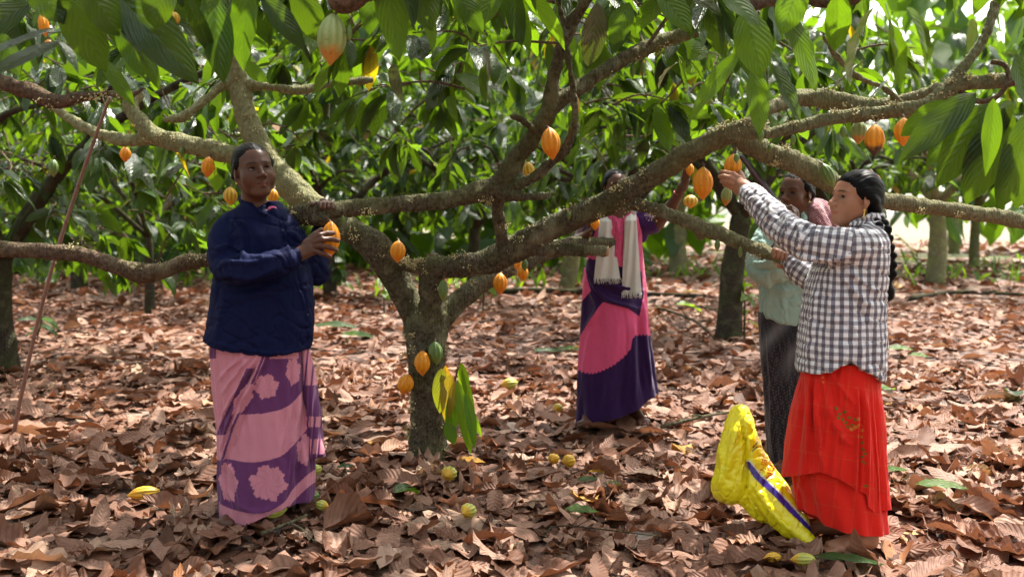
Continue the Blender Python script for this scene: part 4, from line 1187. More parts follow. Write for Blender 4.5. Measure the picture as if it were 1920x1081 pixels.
def skirt(name, Y0, rows, hem, mat, parent, color, pleat=None, n=520, m=260, top=None, ryk=1.0, origin=None, thick=True, lines=(), px_back=False):
    """traced loft: rows (t, xl, xr, ry) with t 0 top..1 hem; hem: px points; color(Q, a, t)->rgb"""
    R_ = np.array(rows, float)
    t = np.linspace(0, 1, m)
    xl, xr, ry = (np.interp(t, R_[:, 0], R_[:, i]) for i in (1, 2, 3))
    a = np.arange(n) * 2 * np.pi / n
    A, T = np.meshgrid(a, t)
    cx = (xl + xr) / 2; rx = (xr - xl) / 2
    PX = cx[:, None] + rx[:, None] * np.cos(A)
    h = np.array(hem, float)
    yb = np.interp(PX, h[:, 0], h[:, 1])
    y0 = top if np.isscalar(top) else np.interp(PX, np.array(top)[:, 0], np.array(top)[:, 1])
    PY = y0 + T * (yb - y0)
    s = Y0 / F
    base = at(960, 540.5, Y0)
    zz = np.vectorize(lambda py: at(960, py, Y0)[2])(np.linspace(PY.min(), PY.max(), 60))
    Z = np.interp(PY, np.linspace(PY.min(), PY.max(), 60), zz)
    dd = Y0 * CP - (Z - CAM_H) * SP
    X = (PX - 960) / F * dd
    Yw = Y0 - ry[:, None] * np.sin(A)
    Z = CAM_H + (Z - CAM_H) * (1 - (ry[:, None] * np.maximum(np.sin(A), 0)) / Y0)
    # outward normal in plan
    nx, ny = np.cos(A) / np.maximum(rx[:, None] * s, .02), -np.sin(A) / np.maximum(ry[:, None], .02)
    l = np.hypot(nx, ny); nx /= l; ny /= l
    D = pleat(A, T, PX, PY) if pleat else 0
    V = np.stack([X + nx * D, Yw + ny * D, Z], -1).reshape(-1, 3)
    i = np.arange(m - 1)[:, None]; j = np.arange(n)[None]; j2 = (j + 1) % n
    Fq = np.stack([i * n + j, i * n + j2, (i + 1) * n + j2, (i + 1) * n + j], -1).reshape(-1, 4)
    if lines: V = fold(V, Fq, lines)
    V = V + vnormals(V, Fq) * (0.004 * snoise(V * [1, 1, .35], 9, len(lines) + 3, 3))[:, None]
    Q = to_px(V)
    col = color(Q, A.ravel(), T.ravel())
    # hem turned inwards so the cloth has an edge with depth
    rim = V[(m - 1) * n:].copy(); cen = rim.mean(0)
    rim2 = rim + (cen - rim) * [.04, .04, 0] + [0, 0, .012]
    k = np.arange(n); k2 = (k + 1) % n; b0 = (m - 1) * n; b1 = len(V)
    V = np.vstack([V, rim2]); Fq = np.vstack([Fq, np.stack([b0 + k, b0 + k2, b1 + k2, b1 + k], 1)])
    col = np.vstack([col, col[b0:b0 + n] * .8])
    return mesh_obj(name, V, Fq, mat, parent, cols={"col": col}, origin=origin)

def foot(c, d, k=.008, s=1.0):
    """bare foot: c heel on the ground, d direction in plan"""
    d = np.array([d[0], d[1], 0.0]); d /= np.linalg.norm(d); sd = np.array([-d[1], d[0], 0])
    c = np.asarray(c, float); Z = np.array([0, 0, 1.0])
    P = [cap(c + Z * .03 * s, c + d * .05 * s + Z * .04 * s, .032 * s, .033 * s, .02),
         cap(c + d * .05 * s + Z * .045 * s, c + d * .15 * s + Z * .022 * s, .033 * s, .022 * s, .02),
         cap(c + d * .14 * s + sd * .025 * s + Z * .02 * s, c + d * .15 * s - sd * .03 * s + Z * .018 * s, .02 * s, .017 * s, .02),
         cap(c + Z * .04 * s, c + Z * .16 * s, .03 * s, .036 * s, .02)]
    for i, (o, l, r) in enumerate(((.028, .062, .012), (.010, .058, .0085), (-.006, .052, .008), (-.020, .044, .0075), (-.034, .034, .007))):
        a = c + d * .145 * s + sd * o * s + Z * .016 * s
        P.append(cap(a, a + d * l * s * .75 - Z * .006 * s, r * s, r * .85 * s, .004))
    return P

CHECK_S = 0.029
def check_mat():
    m, nt, out = new_mat("gingham_cotton"); b = NB(nt)
    uv = b.n("ShaderNodeUVMap").outputs[0]
    wob = b.noise(b.obj(), 9, 3)
    sp = b.n("ShaderNodeSeparateXYZ", ins={0: uv})
    sw = b.n("ShaderNodeSeparateXYZ", ins={0: wob.outputs["Color"]})
    def stripe(c, w):
        f = b.math("FRACT", b.math("MULTIPLY", b.math("ADD", c, b.math("MULTIPLY", w, .012)), 1 / CHECK_S))
        return b.ramp(f, [(0.0, 0), (0.04, 1), (0.48, 1), (0.52, 0)])
    su, sv = stripe(sp.outputs[0], sw.outputs[0]), stripe(sp.outputs[1], sw.outputs[1])
    dark = (0.085, 0.078, 0.125)
    c = b.mix(b.math("MULTIPLY", su, .8), (0.80, 0.79, 0.82), dark)
    c = b.mix(b.math("MULTIPLY", sv, .72), c, b.mix(1.0, c, (0.26, 0.22, 0.25), "MULTIPLY"))
    n2 = b.noise(b.obj(), 45, 4, .6).outputs[0]
    n3 = b.noise(b.obj(), 700, 2).outputs[0]
    b.pbr(out, **{"Base Color": c, "Roughness": .8, "Specular IOR Level": .2, "Sheen Weight": .15, "Normal": b.bump(b.math("ADD", n2, b.math("MULTIPLY", n3, .3)), .35, .004)})
    return m

def arc_uv(V, Fq, segs, torso_c, torso_r):
    """per-loop uv: sleeves wrap round their arm axis, the torso round its own axis; every face takes one frame"""
    fc = V[Fq].mean(1)
    best = np.full(len(fc), 1e9); lab = np.zeros(len(fc), int)
    for si, sg in enumerate(segs):
        for (a, b_, r) in sg:
            ba = b_ - a; h = np.clip(((fc - a) @ ba) / ba.dot(ba), 0, 1)
            d = np.linalg.norm(fc - a - h[:, None] * ba, axis=1) - r
            k = d < best; best[k] = d[k]; lab[k] = si + 1
    lab[best > 0.022] = 0
    LV = V[Fq]                                # (m,4,3)
    UV = np.zeros(LV.shape[:2] + (2,))
    c = np.asarray(torso_c)
    an = np.arctan2(LV[..., 0] - c[0], -(LV[..., 1] - c[1]))
    an0 = an[:, :1]; an = an0 + (an - an0 + np.pi) % (2 * np.pi) - np.pi
    UV[..., 0] = an * torso_r; UV[..., 1] = LV[..., 2]
    for si, sg in enumerate(segs):
        pts = np.array([sg[0][0]] + [q[1] for q in sg])
        L = np.r_[0, np.cumsum(np.linalg.norm(np.diff(pts, axis=0), axis=1))]
        m_ = lab == si + 1
        X = LV[m_].reshape(-1, 3)
        bd = np.full(len(X), 1e9); s_ = np.zeros(len(X)); an = np.zeros(len(X))
        for i in range(len(pts) - 1):
            a, b_ = pts[i], pts[i + 1]; ba = b_ - a; l = np.linalg.norm(ba); ba = ba / l
            tt = (X - a) @ ba; tc = np.clip(tt, 0, l)
            d = np.linalg.norm(X - a - tc[:, None] * ba, axis=1)
            up = np.array([0, 0, 1.0]) - ba * ba[2]; up /= np.linalg.norm(up); sd = np.cross(ba, up)
            o = X - a - tt[:, None] * ba
            k = d < bd; bd[k] = d[k]; s_[k] = (L[i] + tt)[k]; an[k] = np.arctan2(o @ sd, o @ up)[k]
        an = an.reshape(-1, 4); an0 = an[:, :1]; an = an0 + (an - an0 + np.pi) % (2 * np.pi) - np.pi
        UV[m_, :, 0] = s_.reshape(-1, 4); UV[m_, :, 1] = an * .055
    return UV.reshape(-1, 2)

PG = "women harvesting cacao pods"
def person(loc, label): return empty("person", loc, label, "person", PG)

# ------------------------------------------------------------------ woman in the navy jacket
Y0 = 4.10
w1 = person((at(495, 960, Y0)[0], Y0, 0), "dark haired woman in a navy jacket and pink and purple sari holding a pod")
h1 = Head(at(476, 320, Y0 - .02), (0.50, -.84, .10), (-.20, .12, 1), 0.985)
neck = at(474, 405, Y0 + .03)
B = h1.prims(fat=1.12, neck_to=neck, neck_r=.050)
B += [cap(at(452, 432, Y0 + .02), at(522, 436, Y0 + .02), .045, .045, .04), cap(neck, at(496, 415, Y0 - .02), .05, .055, .03), cap(at(485, 450, Y0), at(490, 640, Y0), .10, .11, .03),
      cap(at(470, 640, Y0), at(455, 900, Y0 + .02), .08, .045, .04), cap(at(515, 640, Y0), at(520, 900, Y0 + .02), .08, .045, .04)]
B += chain([(430, 430, 0, 22), (432, 500, -.10, 18), (500, 497, -.22, 15), (550, 482, -.14, 10.5)], Y0, .02)
# hand closed round the pod
B += chain([(548, 482, -.145, 10.5), (560, 476, -.14, 11), (578, 463, -.125, 12)], Y0, .015) + chain([(565, 479, -.14, 9), (586, 470, -.125, 9)], Y0, .012)
B += chain([(575, 455, -.125, 8), (589, 451, -.125, 6.5)], Y0, .010)
for ch in ([(586, 450, -.125, 5.8), (600, 441, -.135, 5.4), (613, 437, -.115, 5.0), (625, 437, -.085, 4.4)],
           [(588, 455, -.13, 5.8), (605, 449, -.145, 5.4), (620, 448, -.125, 5.0), (634, 451, -.085, 4.3)],
           [(588, 462, -.13, 5.6), (604, 461, -.145, 5.2), (619, 464, -.125, 4.8), (631, 469, -.09, 4.2)],
           [(586, 469, -.13, 5.2), (599, 473, -.14, 4.8), (610, 477, -.12, 4.4), (619, 481, -.095, 3.9)],
           [(572, 456, -.10, 6.5), (590, 440, -.07, 6.0), (602, 431, -.05, 5.2)]):
    B += chain(ch, Y0, .0035)
# other arm, hand laid over the bough
B += chain([(532, 440, .05, 14), (586, 508, .09, 13), (604, 435, .16, 12), (606, 398, .165, 11)], Y0, .02)
B += chain([(606, 398, .165, 11), (604, 386, .16, 10), (606, 380, .13, 9)], Y0, .012)
for dx in (0, 1, 2, 3):
    B += chain([(602 + dx * 2, 384 - dx, .15, 4.6), (599 + dx * 7, 380 - (dx % 2), .10, 3.9), (600 + dx * 7.6, 382, .045, 3.5), (601 + dx * 7.6, 389 + dx % 2, .03, 3.1)], Y0, .0025)
B += chain([(600, 388, .15, 5), (590, 381, .10, 4.8), (585, 383, .06, 4.2)], Y0, .0035)
fw1 = gnd(432, 985); fw1b = gnd(540, 955)
B += foot((fw1[0] + .02, Y0 + .0, 0.0), (-.25, -1)) + foot((fw1b[0] - .04, Y0 + .05, 0.0), (.15, -1))
V, Fq = sculpt(B, .0036, .01)
SK1 = skin_mat("skin_deep_brown", (0.095, 0.038, 0.022))
mesh_obj("body", V, Fq, SK1, w1, cols={"paint": h1.paint(V, (1.25, .72, .75))})
h1.eyes(w1, (-.12, .97, .20))
HAIR = hair_mat("black_hair")
HAIR_G = hair_mat("greying_hair", (0.007, 0.006, 0.006))
def strands(H, f=900, amp=.0006):
    def d(X):
        L = H.local(X)
        return .0022 * snoise(L, 11, 5, 2) + amp * np.sin(np.arctan2(L[:, 0], L[:, 2] + .02) * 46 + 3 * np.sin(L[:, 1] * 30) + 2 * np.sin(L[:, 2] * 55))
    return d
P = h1.hair(fz=.099) + [h1.E((.0, -.118, -.03), (.038, .034, .036), k=.012)]
V, Fq = sculpt(P, .0036, .006, strands(h1), dmax=.003)
mesh_obj("hair", V, Fq, HAIR_G, w1)
GOLD = simple_mat("gold", (0.75, 0.48, 0.13), .3, 1.0, nscale=60, var=.1, bump=.05)
for q in (-1, 1):
    V, Fq = uvsphere(h1.P(q * .079, .0, -.046), .005, 8, 10); mesh_obj("earring", V, Fq, GOLD, w1)
# jacket
NAVY = cloth_mat("navy_twill", (0.0035, 0.0065, 0.042), rough=.75, sheen=.0, wb=.4, var=.15, spec=.12)
J = [loft(Y0, [(378, 455, 520, .07, .03), (392, 440, 535, .085, .02), (410, 424, 546, .105, .02), (440, 412, 560, .125), (480, 406, 574, .14), (520, 402, 584, .15), (560, 398, 587, .155), (600, 391, 588, .16), (668, 379, 582, .165)],
          hem=[(375, 640), (382, 641), (410, 650), (462, 660), (523, 667), (560, 662), (582, 656), (590, 650)], top=[(440, 385), (455, 374), (520, 378), (535, 392)], p=2.25, k=.03)]
arm1 = [(433, 420, .01, 23), (420, 448, -.04, 24), (419, 478, -.08, 26), (428, 502, -.13, 25), (455, 506, -.19, 24), (495, 500, -.225, 21), (530, 489, -.185, 19), (548, 483, -.155, 17)]
J += chain(arm1, Y0, .025, 3)
J += [cap(at(548, 483, Y0 - .155), at(552, 482, Y0 - .150), .033, .033, .01)]
J += chain([(534, 424, .03, 19), (558, 455, .06, 22), (580, 492, .08, 22), (594, 512, .10, 20), (600, 480, .13, 16), (603, 440, .155, 15), (604, 428, .16, 15)], Y0, .02, 3)
# stand collar and lapel
J += chain([(452, 370, .07, 4), (454, 376, .0, 4.5), (468, 386, -.045, 4.5), (486, 394, -.075, 4), (500, 402, -.10, 3)], Y0, .008, 3)
J.append(neg(cap(at(482, 350, Y0 + .01), at(480, 388, Y0 + .03), .056, .056, .005)))
J.append(neg(("c", at(489, 372, Y0 - .06), at(509, 390, Y0 - .105), .045, .027, .005)))
J.append(neg(("c", at(552, 482, Y0 - .150), at(566, 478, Y0 - .14), .024, .026, .004)))
V, Fq = sculpt(J, .0055, .02)
JL = [([(523, 408), (534, 440), (545, 480)], .006, 2.2), ([(552, 520), (572, 580), (580, 655)], .006, 2.2), ([(527, 406), (538, 440), (549, 480)], -.005, 2.0), ([(556, 520), (575, 580), (583, 655)], -.004, 2.0),
      ([(428, 408), (446, 425), (455, 450), (452, 490)], .007, 5), ([(436, 405), (456, 425), (464, 450), (462, 480)], -.006, 4),
      ([(405, 470), (425, 462), (450, 470), (466, 488)], .010, 5), ([(402, 486), (425, 478), (452, 484)], -.009, 4), ([(408, 502), (432, 492), (470, 494), (505, 486)], .009, 4.5),
      ([(412, 515), (445, 520), (480, 518), (520, 500)], .008, 5), ([(400, 525), (420, 530), (450, 526)], -.008, 5), ([(468, 480), (500, 484), (530, 478)], .006, 4),
      ([(450, 410), (478, 430), (500, 470)], .006, 7), ([(395, 545), (430, 560), (500, 545), (560, 520)], .006, 9), ([(540, 430), (560, 450), (575, 480)], .008, 5), ([(530, 440), (555, 470), (568, 500)], -.006, 4),
      ([(420, 560), (415, 600), (405, 640)], .006, 8), ([(470, 560), (468, 610), (462, 655)], .005, 9), ([(515, 550), (525, 600), (530, 660)], -.005, 9), ([(383, 636), (440, 652), (523, 662), (584, 650)], .004, 2.5),
      ([(520, 428), (548, 432), (560, 434)], -.004, 1.6), ([(488, 478), (493, 492), (494, 506)], .004, 2)]
V = fold(V, Fq, JL)
V = wrinkle(V, Fq, 12, .006)
jk = mesh_obj("jacket", V, Fq, NAVY, w1)
PIPE = simple_mat("red_thread", (0.35, 0.05, 0.03), .6)
th = catmull([at(521, 478, Y0 - .232), at(526, 488, Y0 - .235), at(527, 503, Y0 - .205)], 5)
V, Fq = tube(th, .0022, 6); mesh_obj("red_thread", V, Fq, PIPE, jk)
for (x, y) in ((530, 432), (549, 497), (577, 590)):
    V, Fq = uvsphere(at(x, y, Y0 - (.135 if y < 500 else .155)), (.005, .002, .005), 8, 10); mesh_obj("button", V, Fq, simple_mat("navy_button", (.01, .012, .03), .35), jk)
PINKB = cloth_mat("pink_blouse_cloth", (0.60, 0.10, 0.22), rough=.7)
V, Fq = sculpt([cap(at(510, 386, Y0 + .02), at(511, 396, Y0 - .032), .010, .018, .02), cap(at(511, 396, Y0 - .032), at(510, 420, Y0 - .03), .018, .03, .02)], .005)
mesh_obj("blouse", V, Fq, PINKB, w1)
PINK1, PURP1 = np.array([.64, .25, .33]), np.array([.150, .042, .145])
def sint(x, xs, ys):
    C = catmull(np.stack([xs, ys], 1).astype(float), 8)
    return np.interp(x, C[:, 0], C[:, 1])
def col1(Q, A, T):
    x, y = Q.T
    c = np.tile(PINK1, (len(Q), 1)).astype(float)
    fx = np.interp(y, [640, 670, 700, 760, 800, 860, 900], [500, 497, 485, 458, 440, 421, 412])       # drape edge
    right = x > fx
    bA = sint(x, [400, 450, 503, 544, 580, 620], [782, 777, 773, 758, 718, 690])
    bB = sint(x, [400, 428, 474, 523, 552, 584, 620], [856, 860, 866, 856, 832, 795, 770])
    bC = sint(x, [400, 442, 491, 531, 552, 588, 620], [938, 956, 962, 942, 913, 881, 870])
    pur = right & ((y < bA) | ((y > bB) & (y < bC)) | (y > bC + 24))
    pur &= ~((y < 672) & (x < 560) & (x > 505))
    # the drape over the left hip: a purple diagonal and folded-in dark edge
    e = fx - x
    pur |= (~right) & (e > 12) & (e < 26 + (y - 640) * .02) & (y > 690) & (y < 815)
    pur |= (~right) & (np.abs(e - 4) < 2.6) & (y > 650)
    pur |= (~right) & (x < 405) & (y < 672)
    pur |= (y > 862) & (x < 425) & (y < 940)
    for f in ((499, 724, 22, 22, 0), (550, 695, 13, 25, 0), (503, 905, 33, 32, 0), (572, 842, 15, 28, .1), (428, 903, 16, 36, -.1), (456, 748, 13, 32, .55)):
        pur &= ~blob(Q, *f[:4], rot=f[4], lobes=6, amp=.09, ph=f[0])
    c[pur] = PURP1
    for f in ((499, 724), (550, 695), (503, 905), (572, 842), (428, 903)):
        d_ = Q - list(f); rr_ = np.hypot(*d_.T); k = (rr_ < 30) & ~pur & (np.sin(np.arctan2(d_[:, 1], d_[:, 0]) * 9 + rr_ * .25) > .8)
        c[k] *= [.92, .86, .93]
    c *= (1 + .05 * np.sin(y * 1.9 + np.sin(x * .2)))[:, None]
    return c
def pl1(A, T, PX, PY):
    d = .004 * np.sin(A * 9 + T * 5) * T + .003 * np.sin(A * 23 + 3 * T)
    d += .010 * np.sin((PX - 560) * .34 + T * 1.5) * np.clip((PX - 550) / 30, 0, 1) * (np.sin(A) > -0.3)
    return d
SARI1 = cloth_mat("printed_sari_cotton", attr="col", rough=.75, wb=.25, sheen=.15, trans=.06)
L1 = [([(497, 668), (478, 705), (452, 762), (430, 830), (415, 880)], .012, 4), ([(490, 668), (466, 710), (440, 770), (422, 830)], -.007, 3), ([(505, 668), (486, 712), (462, 770), (438, 840)], -.006, 3),
      ([(484, 668), (455, 710), (425, 765), (412, 800)], .008, 3.5), ([(470, 668), (440, 705), (415, 740)], .007, 4), ([(455, 668), (430, 690), (408, 715)], .006, 4), ([(478, 690), (447, 735), (418, 790)], -.006, 3),
      ([(440, 760), (426, 800), (414, 845)], .007, 3), ([(560, 670), (562, 740), (548, 830), (530, 940)], .007, 4), ([(570, 670), (572, 760), (560, 860), (545, 935)], -.006, 4),
      ([(548, 670), (550, 720), (535, 800), (515, 870)], .005, 5), ([(414, 900), (440, 940), (480, 960), (530, 945)], .004, 6), ([(412, 850), (440, 890), (450, 940)], .005, 4), ([(470, 780), (475, 860), (470, 950)], .004, 7), ([(420, 870), (428, 930), (440, 980)], -.004, 3)]
skirt("sari", Y0, [(0, 400, 578, .15), (.1, 396, 574, .15), (.3, 400, 577, .15), (.5, 408, 581, .15), (.63, 410, 584, .155), (.75, 409, 589, .16), (.9, 411, 586, .165), (1, 413, 582, .165)],
      [(405, 975), (420, 986), (445, 993), (480, 985), (519, 968), (550, 950), (576, 942), (592, 936)], SARI1, w1, col1, pl1, top=630, lines=L1)
def colp(Q, A, T):
    x, y = Q.T; c = np.tile(PINK1 * .95, (len(Q), 1)).astype(float)
    k = ((y > 722) & (y < 780)) | ((y > 800) & (y < 822)) | (y > 850) | (np.abs((x + y * .1) % 13 - 6) < 1.7)
    c[k] = PURP1
    return c
skirt("sari_end", Y0, [(0, 560, 580, .04), (.2, 566, 590, .05), (.6, 574, 600, .06), (1, 580, 607, .065)], [(575, 862), (590, 860), (607, 856)], SARI1, w1, colp,
      lambda A, T, PX, PY: .008 * np.sin(PX * .8 + A) * T, top=650, n=120, m=120)
BLK = simple_mat("black_rubber", (.012, .012, .014), .5)
for (fx_, fy_, dx_) in ((fw1[0] + .02, Y0, -.25), (fw1b[0] - .04, Y0 + .05, .15)):
    d = np.array([dx_, -1, 0]); d /= np.linalg.norm(d); c = np.array([fx_, fy_, 0])
    V, Fq = sculpt([cap(c - d * .03 + [0, 0, -.006], c + d * .21 + [0, 0, -.006], .036, .046, .01), neg(cap(c - d * .2 + [0, 0, .052], c + d * .4 + [0, 0, .052], .05, .05, .002))], .006)
    mesh_obj("sandal", V, Fq, BLK, w1)

# ------------------------------------------------------------------ woman with the checked shirt
Y0 = 3.80
w4 = person((at(1580, 985, Y0)[0], Y0, 0), "young woman with a long black braid in a checked shirt and red skirt")
h4 = Head(at(1602, 372, Y0), (-.955, -.27, .10), (.10, .0, 1), 0.92)
neck = at(1622, 438, Y0)
B = h4.prims(fat=1.03, neck_to=neck, neck_r=.040)
B += [cap(at(1606, 462, Y0 - .12), at(1606, 462, Y0 + .12), .05, .05, .04), cap(at(1604, 475, Y0), at(1580, 700, Y0), .09, .12, .05),
      cap(at(1575, 700, Y0 - .07), at(1600, 960, Y0 - .05), .08, .045, .04), cap(at(1575, 700, Y0 + .07), at(1570, 940, Y0 + .07), .08, .045, .04)]
B += chain([(1606, 462, -.14, 20), (1480, 438, -.02, 16), (1408, 366, .24, 11)], Y0, .02)
B += chain([(1408, 364, .24, 11.5), (1396, 352, .28, 13), (1385, 345, .31, 13)], Y0, .015) + chain([(1400, 362, .26, 10), (1384, 357, .30, 9)], Y0, .012)
for ch in ([(1386, 335, .31, 6.5), (1374, 327, .31, 5.6), (1362, 324, .33, 5.0), (1352, 322, .36, 4.2)],
           [(1382, 341, .31, 6.3), (1369, 334, .30, 5.4), (1358, 331, .32, 4.8), (1350, 331, .35, 4.2)],
           [(1380, 348, .31, 6), (1368, 342, .30, 5.2), (1359, 340, .32, 4.7), (1353, 340, .35, 4.0)],
           [(1380, 356, .31, 5.6), (1371, 351, .31, 4.8), (1364, 348, .33, 4.3), (1358, 347, .355, 3.8)],
           [(1394, 340, .33, 6.8), (1388, 326, .37, 6.0), (1381, 317, .42, 5.0)]):
    B += chain(ch, Y0, .0035)
B += chain([(1600, 465, .14, 20), (1525, 520, .16, 16), (1484, 493, .24, 11), (1474, 486, .27, 10)], Y0, .02)
for i_ in range(4): B += chain([(1478 - i_ * 4, 483 - i_ * 1.5, .27, 4.8), (1476 - i_ * 7.4, 474 - i_ * 2.2, .25, 4.1), (1474 - i_ * 7.8, 476 - i_ * 2.4, .205, 3.7), (1474 - i_ * 7.8, 488 - i_ * 2.4, .195, 3.2)], Y0, .0025)
B += chain([(1478, 494, .26, 6), (1470, 500, .22, 5), (1460, 498, .20, 4.4)], Y0, .0035)
f4 = gnd(1618, 1018)
B += foot((f4[0] + .0, Y0 - .09, .0), (-1, -.25)) + foot((f4[0] - .05, Y0 + .08, .0), (-1, -.1))
V, Fq = sculpt(B, .0036, .01)
mesh_obj("body", V, Fq, skin_mat("skin_warm_brown", (0.36, 0.165, 0.095)), w4, cols={"paint": h4.paint(V, (.92, .52, .52), .10)})
h4.eyes(w4, (-.42, .88, .18))
P = h4.hair(low=.01, big=1.05, fx=.060, fz=.088) + [h4.C((0, -.080, -.01), (.0, -.092, -.075), .050, .036, k=.02), h4.C((-.060, -.03, .01), (-.045, -.075, -.045), .022, .022, k=.02)]
# the braid: overlapping lobes down the back, then a loose tuft
bp = catmull([h4.P(0, -.088, -.07), at(1654, 432, Y0 - .07), at(1660, 462, Y0 - .09), at(1665, 492, Y0 - .08), at(1666, 520, Y0 - .07), at(1662, 540, Y0 - .07)], 12)
ln = np.r_[0, np.cumsum(np.linalg.norm(np.diff(bp, axis=0), axis=1))]
k = 0; s_ = 0.0
while s_ < ln[-1] - .02:
    p = np.array([np.interp(s_, ln, bp[:, i]) for i in range(3)]); sd = 1 if k % 2 else -1
    w_ = .0195 * (1 - .25 * s_ / ln[-1])
    q = p + np.array([sd * .010, -.006, 0])
    P.append(cap(q + [sd * .004, 0, .014], q + [-sd * .012, 0, -.014], w_, w_ * .75, .004))
    s_ += .017; k += 1
P += [ell(at(1661, 549, Y0 - .07), [.034, .03, .036], k=.01), cap(at(1663, 540, Y0 - .07), at(1662, 528, Y0 - .07), .018, .018, .006)]
V, Fq = sculpt(P, .0036, .006, strands(h4), dmax=.003)
mesh_obj("hair", V, Fq, HAIR, w4)
V, Fq = uvsphere(h4.P(-.083, .004, -.048), .0055, 8, 10); er = mesh_obj("earring", V, Fq, GOLD, w4)
V, Fq = tube(np.array([h4.P(-.084, .004, -.052), h4.P(-.084, .004, -.086)]), [.0022, .0032], 8); mesh_obj("drop", V, Fq, GOLD, er)
V, Fq = uvsphere(h4.P(.083, .004, -.048), .0055, 8, 10); mesh_obj("earring", V, Fq, GOLD, w4)
S = [loft(Y0, [(408, 1612, 1648, .06), (420, 1598, 1655, .085), (436, 1578, 1657, .13), (455, 1558, 1658, .17), (490, 1532, 1657, .185), (528, 1517, 1656, .18), (560, 1511, 1654, .18), (600, 1505, 1653, .185), (650, 1500, 1655, .19), (722, 1495, 1650, .195)],
          hem=[(1490, 706), (1497, 706), (1530, 695), (1565, 673), (1600, 694), (1640, 721), (1650, 716), (1660, 690)], top=[(1570, 440), (1600, 428), (1612, 418), (1630, 408), (1650, 406), (1660, 416)], p=2.3, k=.03)]
armA = [(1612, 462, -.14, 31), (1570, 462, -.13, 31), (1525, 456, -.10, 28), (1490, 443, -.05, 27), (1465, 425, .02, 26), (1440, 400, .10, 24), (1420, 378, .18, 20), (1406, 362, .235, 18)]
armB = [(1600, 470, .13, 30), (1560, 505, .15, 27), (1525, 520, .16, 24), (1500, 505, .19, 22), (1484, 492, .23, 18)]
S += chain(armA, Y0, .03, 3) + chain(armB, Y0, .02, 3)
S += chain([(1598, 421, -.05, 5), (1615, 414, -.06, 5.5), (1636, 404, -.055, 5.5), (1652, 404, .0, 5.5), (1640, 404, .055, 5), (1610, 412, .06, 5)], Y0, .006, 3)
S.append(neg(cap(h4.P(0, -.015, -.04), at(1622, 420, Y0), .045, .042, .006)))
S.append(neg(("c", at(1407, 363, Y0 + .235), at(1396, 352, Y0 + .275), .026, .028, .004)))
V, Fq = sculpt(S, .0055, .02)
SL = [([(1610, 470), (1570, 484), (1520, 482), (1488, 474)], .010, 5), ([(1600, 484), (1560, 494), (1515, 492)], -.008, 4), ([(1525, 430), (1540, 450), (1538, 480)], .009, 4), ([(1508, 425), (1520, 450), (1516, 478)], -.007, 4),
      ([(1490, 412), (1500, 440), (1494, 470)], .009, 4), ([(1470, 398), (1478, 425), (1464, 452)], .009, 4), ([(1456, 388), (1462, 412), (1446, 436)], -.008, 3.5), ([(1440, 372), (1446, 398), (1428, 418)], .008, 3.5),
      ([(1425, 362), (1430, 380), (1412, 398)], -.006, 3), ([(1416, 352), (1420, 368), (1402, 380)], .006, 2.5), ([(1570, 560), (1566, 620), (1567, 672)], .006, 1.8), ([(1572, 510), (1600, 545), (1640, 580)], .010, 5),
      ([(1580, 500), (1620, 530), (1650, 548)], .008, 4.5), ([(1575, 520), (1600, 560), (1630, 610)], -.008, 5), ([(1560, 520), (1558, 580), (1545, 640)], .006, 7), ([(1535, 530), (1525, 600), (1515, 690)], .007, 7),
      ([(1600, 600), (1610, 650), (1620, 700)], .008, 7), ([(1630, 600), (1636, 650), (1640, 705)], -.006, 6), ([(1590, 640), (1588, 680)], .005, 5), ([(1640, 430), (1648, 470), (1645, 520)], .005, 5), ([(1575, 448), (1600, 438), (1640, 436)], -.004, 2)]
V = fold(V, Fq, SL)
V = wrinkle(V, Fq, 14, .006)
W3_ = lambda L: [tuple(x) for x in [(at(L[i][0], L[i][1], Y0 + L[i][2]), at(L[i + 1][0], L[i + 1][1], Y0 + L[i + 1][2]), L[i][3] * Y0 / F) for i in range(len(L) - 1)]]
uv = arc_uv(V, Fq, [W3_(armA[1:]), W3_(armB[1:])], at(1580, 560, Y0), .17)
CHK = check_mat()
mesh_obj("shirt", V, Fq, CHK, w4, uv=uv)
RED, RED2 = np.array([.74, .020, .012]), np.array([.50, .01, .008])
def col4(Q, A, T):
    x, y = Q.T; c = np.tile(RED, (len(Q), 1)).astype(float)
    g = (np.abs((x * .98 + y * .12) % 37 - 18) < .55) | (np.abs((y - x * .18) % 46 - 23) < .55)
    c[g] = [.68, .06, .022]
    return c
def col4b(Q, A, T):
    c = col4(Q, A, T); x, y = Q.T
    r = np.random.default_rng(4)
    for (cx, cy_) in ((1568, 765), (1575, 776), (1580, 786), (1586, 792), (1592, 782), (1598, 796), (1603, 786), (1584, 772), (1572, 783), (1590, 800), (1618, 842), (1616, 856), (1622, 850), (1617, 830), (1619, 866), (1624, 910), (1623, 930)):
        c[blob(Q, cx, cy_, 4.2, 2.2, rot=r.uniform(-1, 1), lobes=2, amp=.1)] = [.16, .14, .02]
    for (cx, cy_) in ((1597, 804), (1604, 800), (1612, 796), (1615, 806), (1611, 785), (1613, 818), (1543, 707), (1544, 716)):
        c[blob(Q, cx, cy_, 4 if cy_ > 720 else 1.6, 3.4 if cy_ > 720 else 1.6, lobes=5, amp=.2)] = [.62, .22, .04]
    return c
REDM = cloth_mat("red_georgette", attr="col", rough=.7, wb=.15, sheen=.1, trans=.08, var=.06)
def pl4(A, T, PX, PY):
    return .006 * np.sin(A * 14) * T + .004 * np.sin(A * 5 + T * 4)
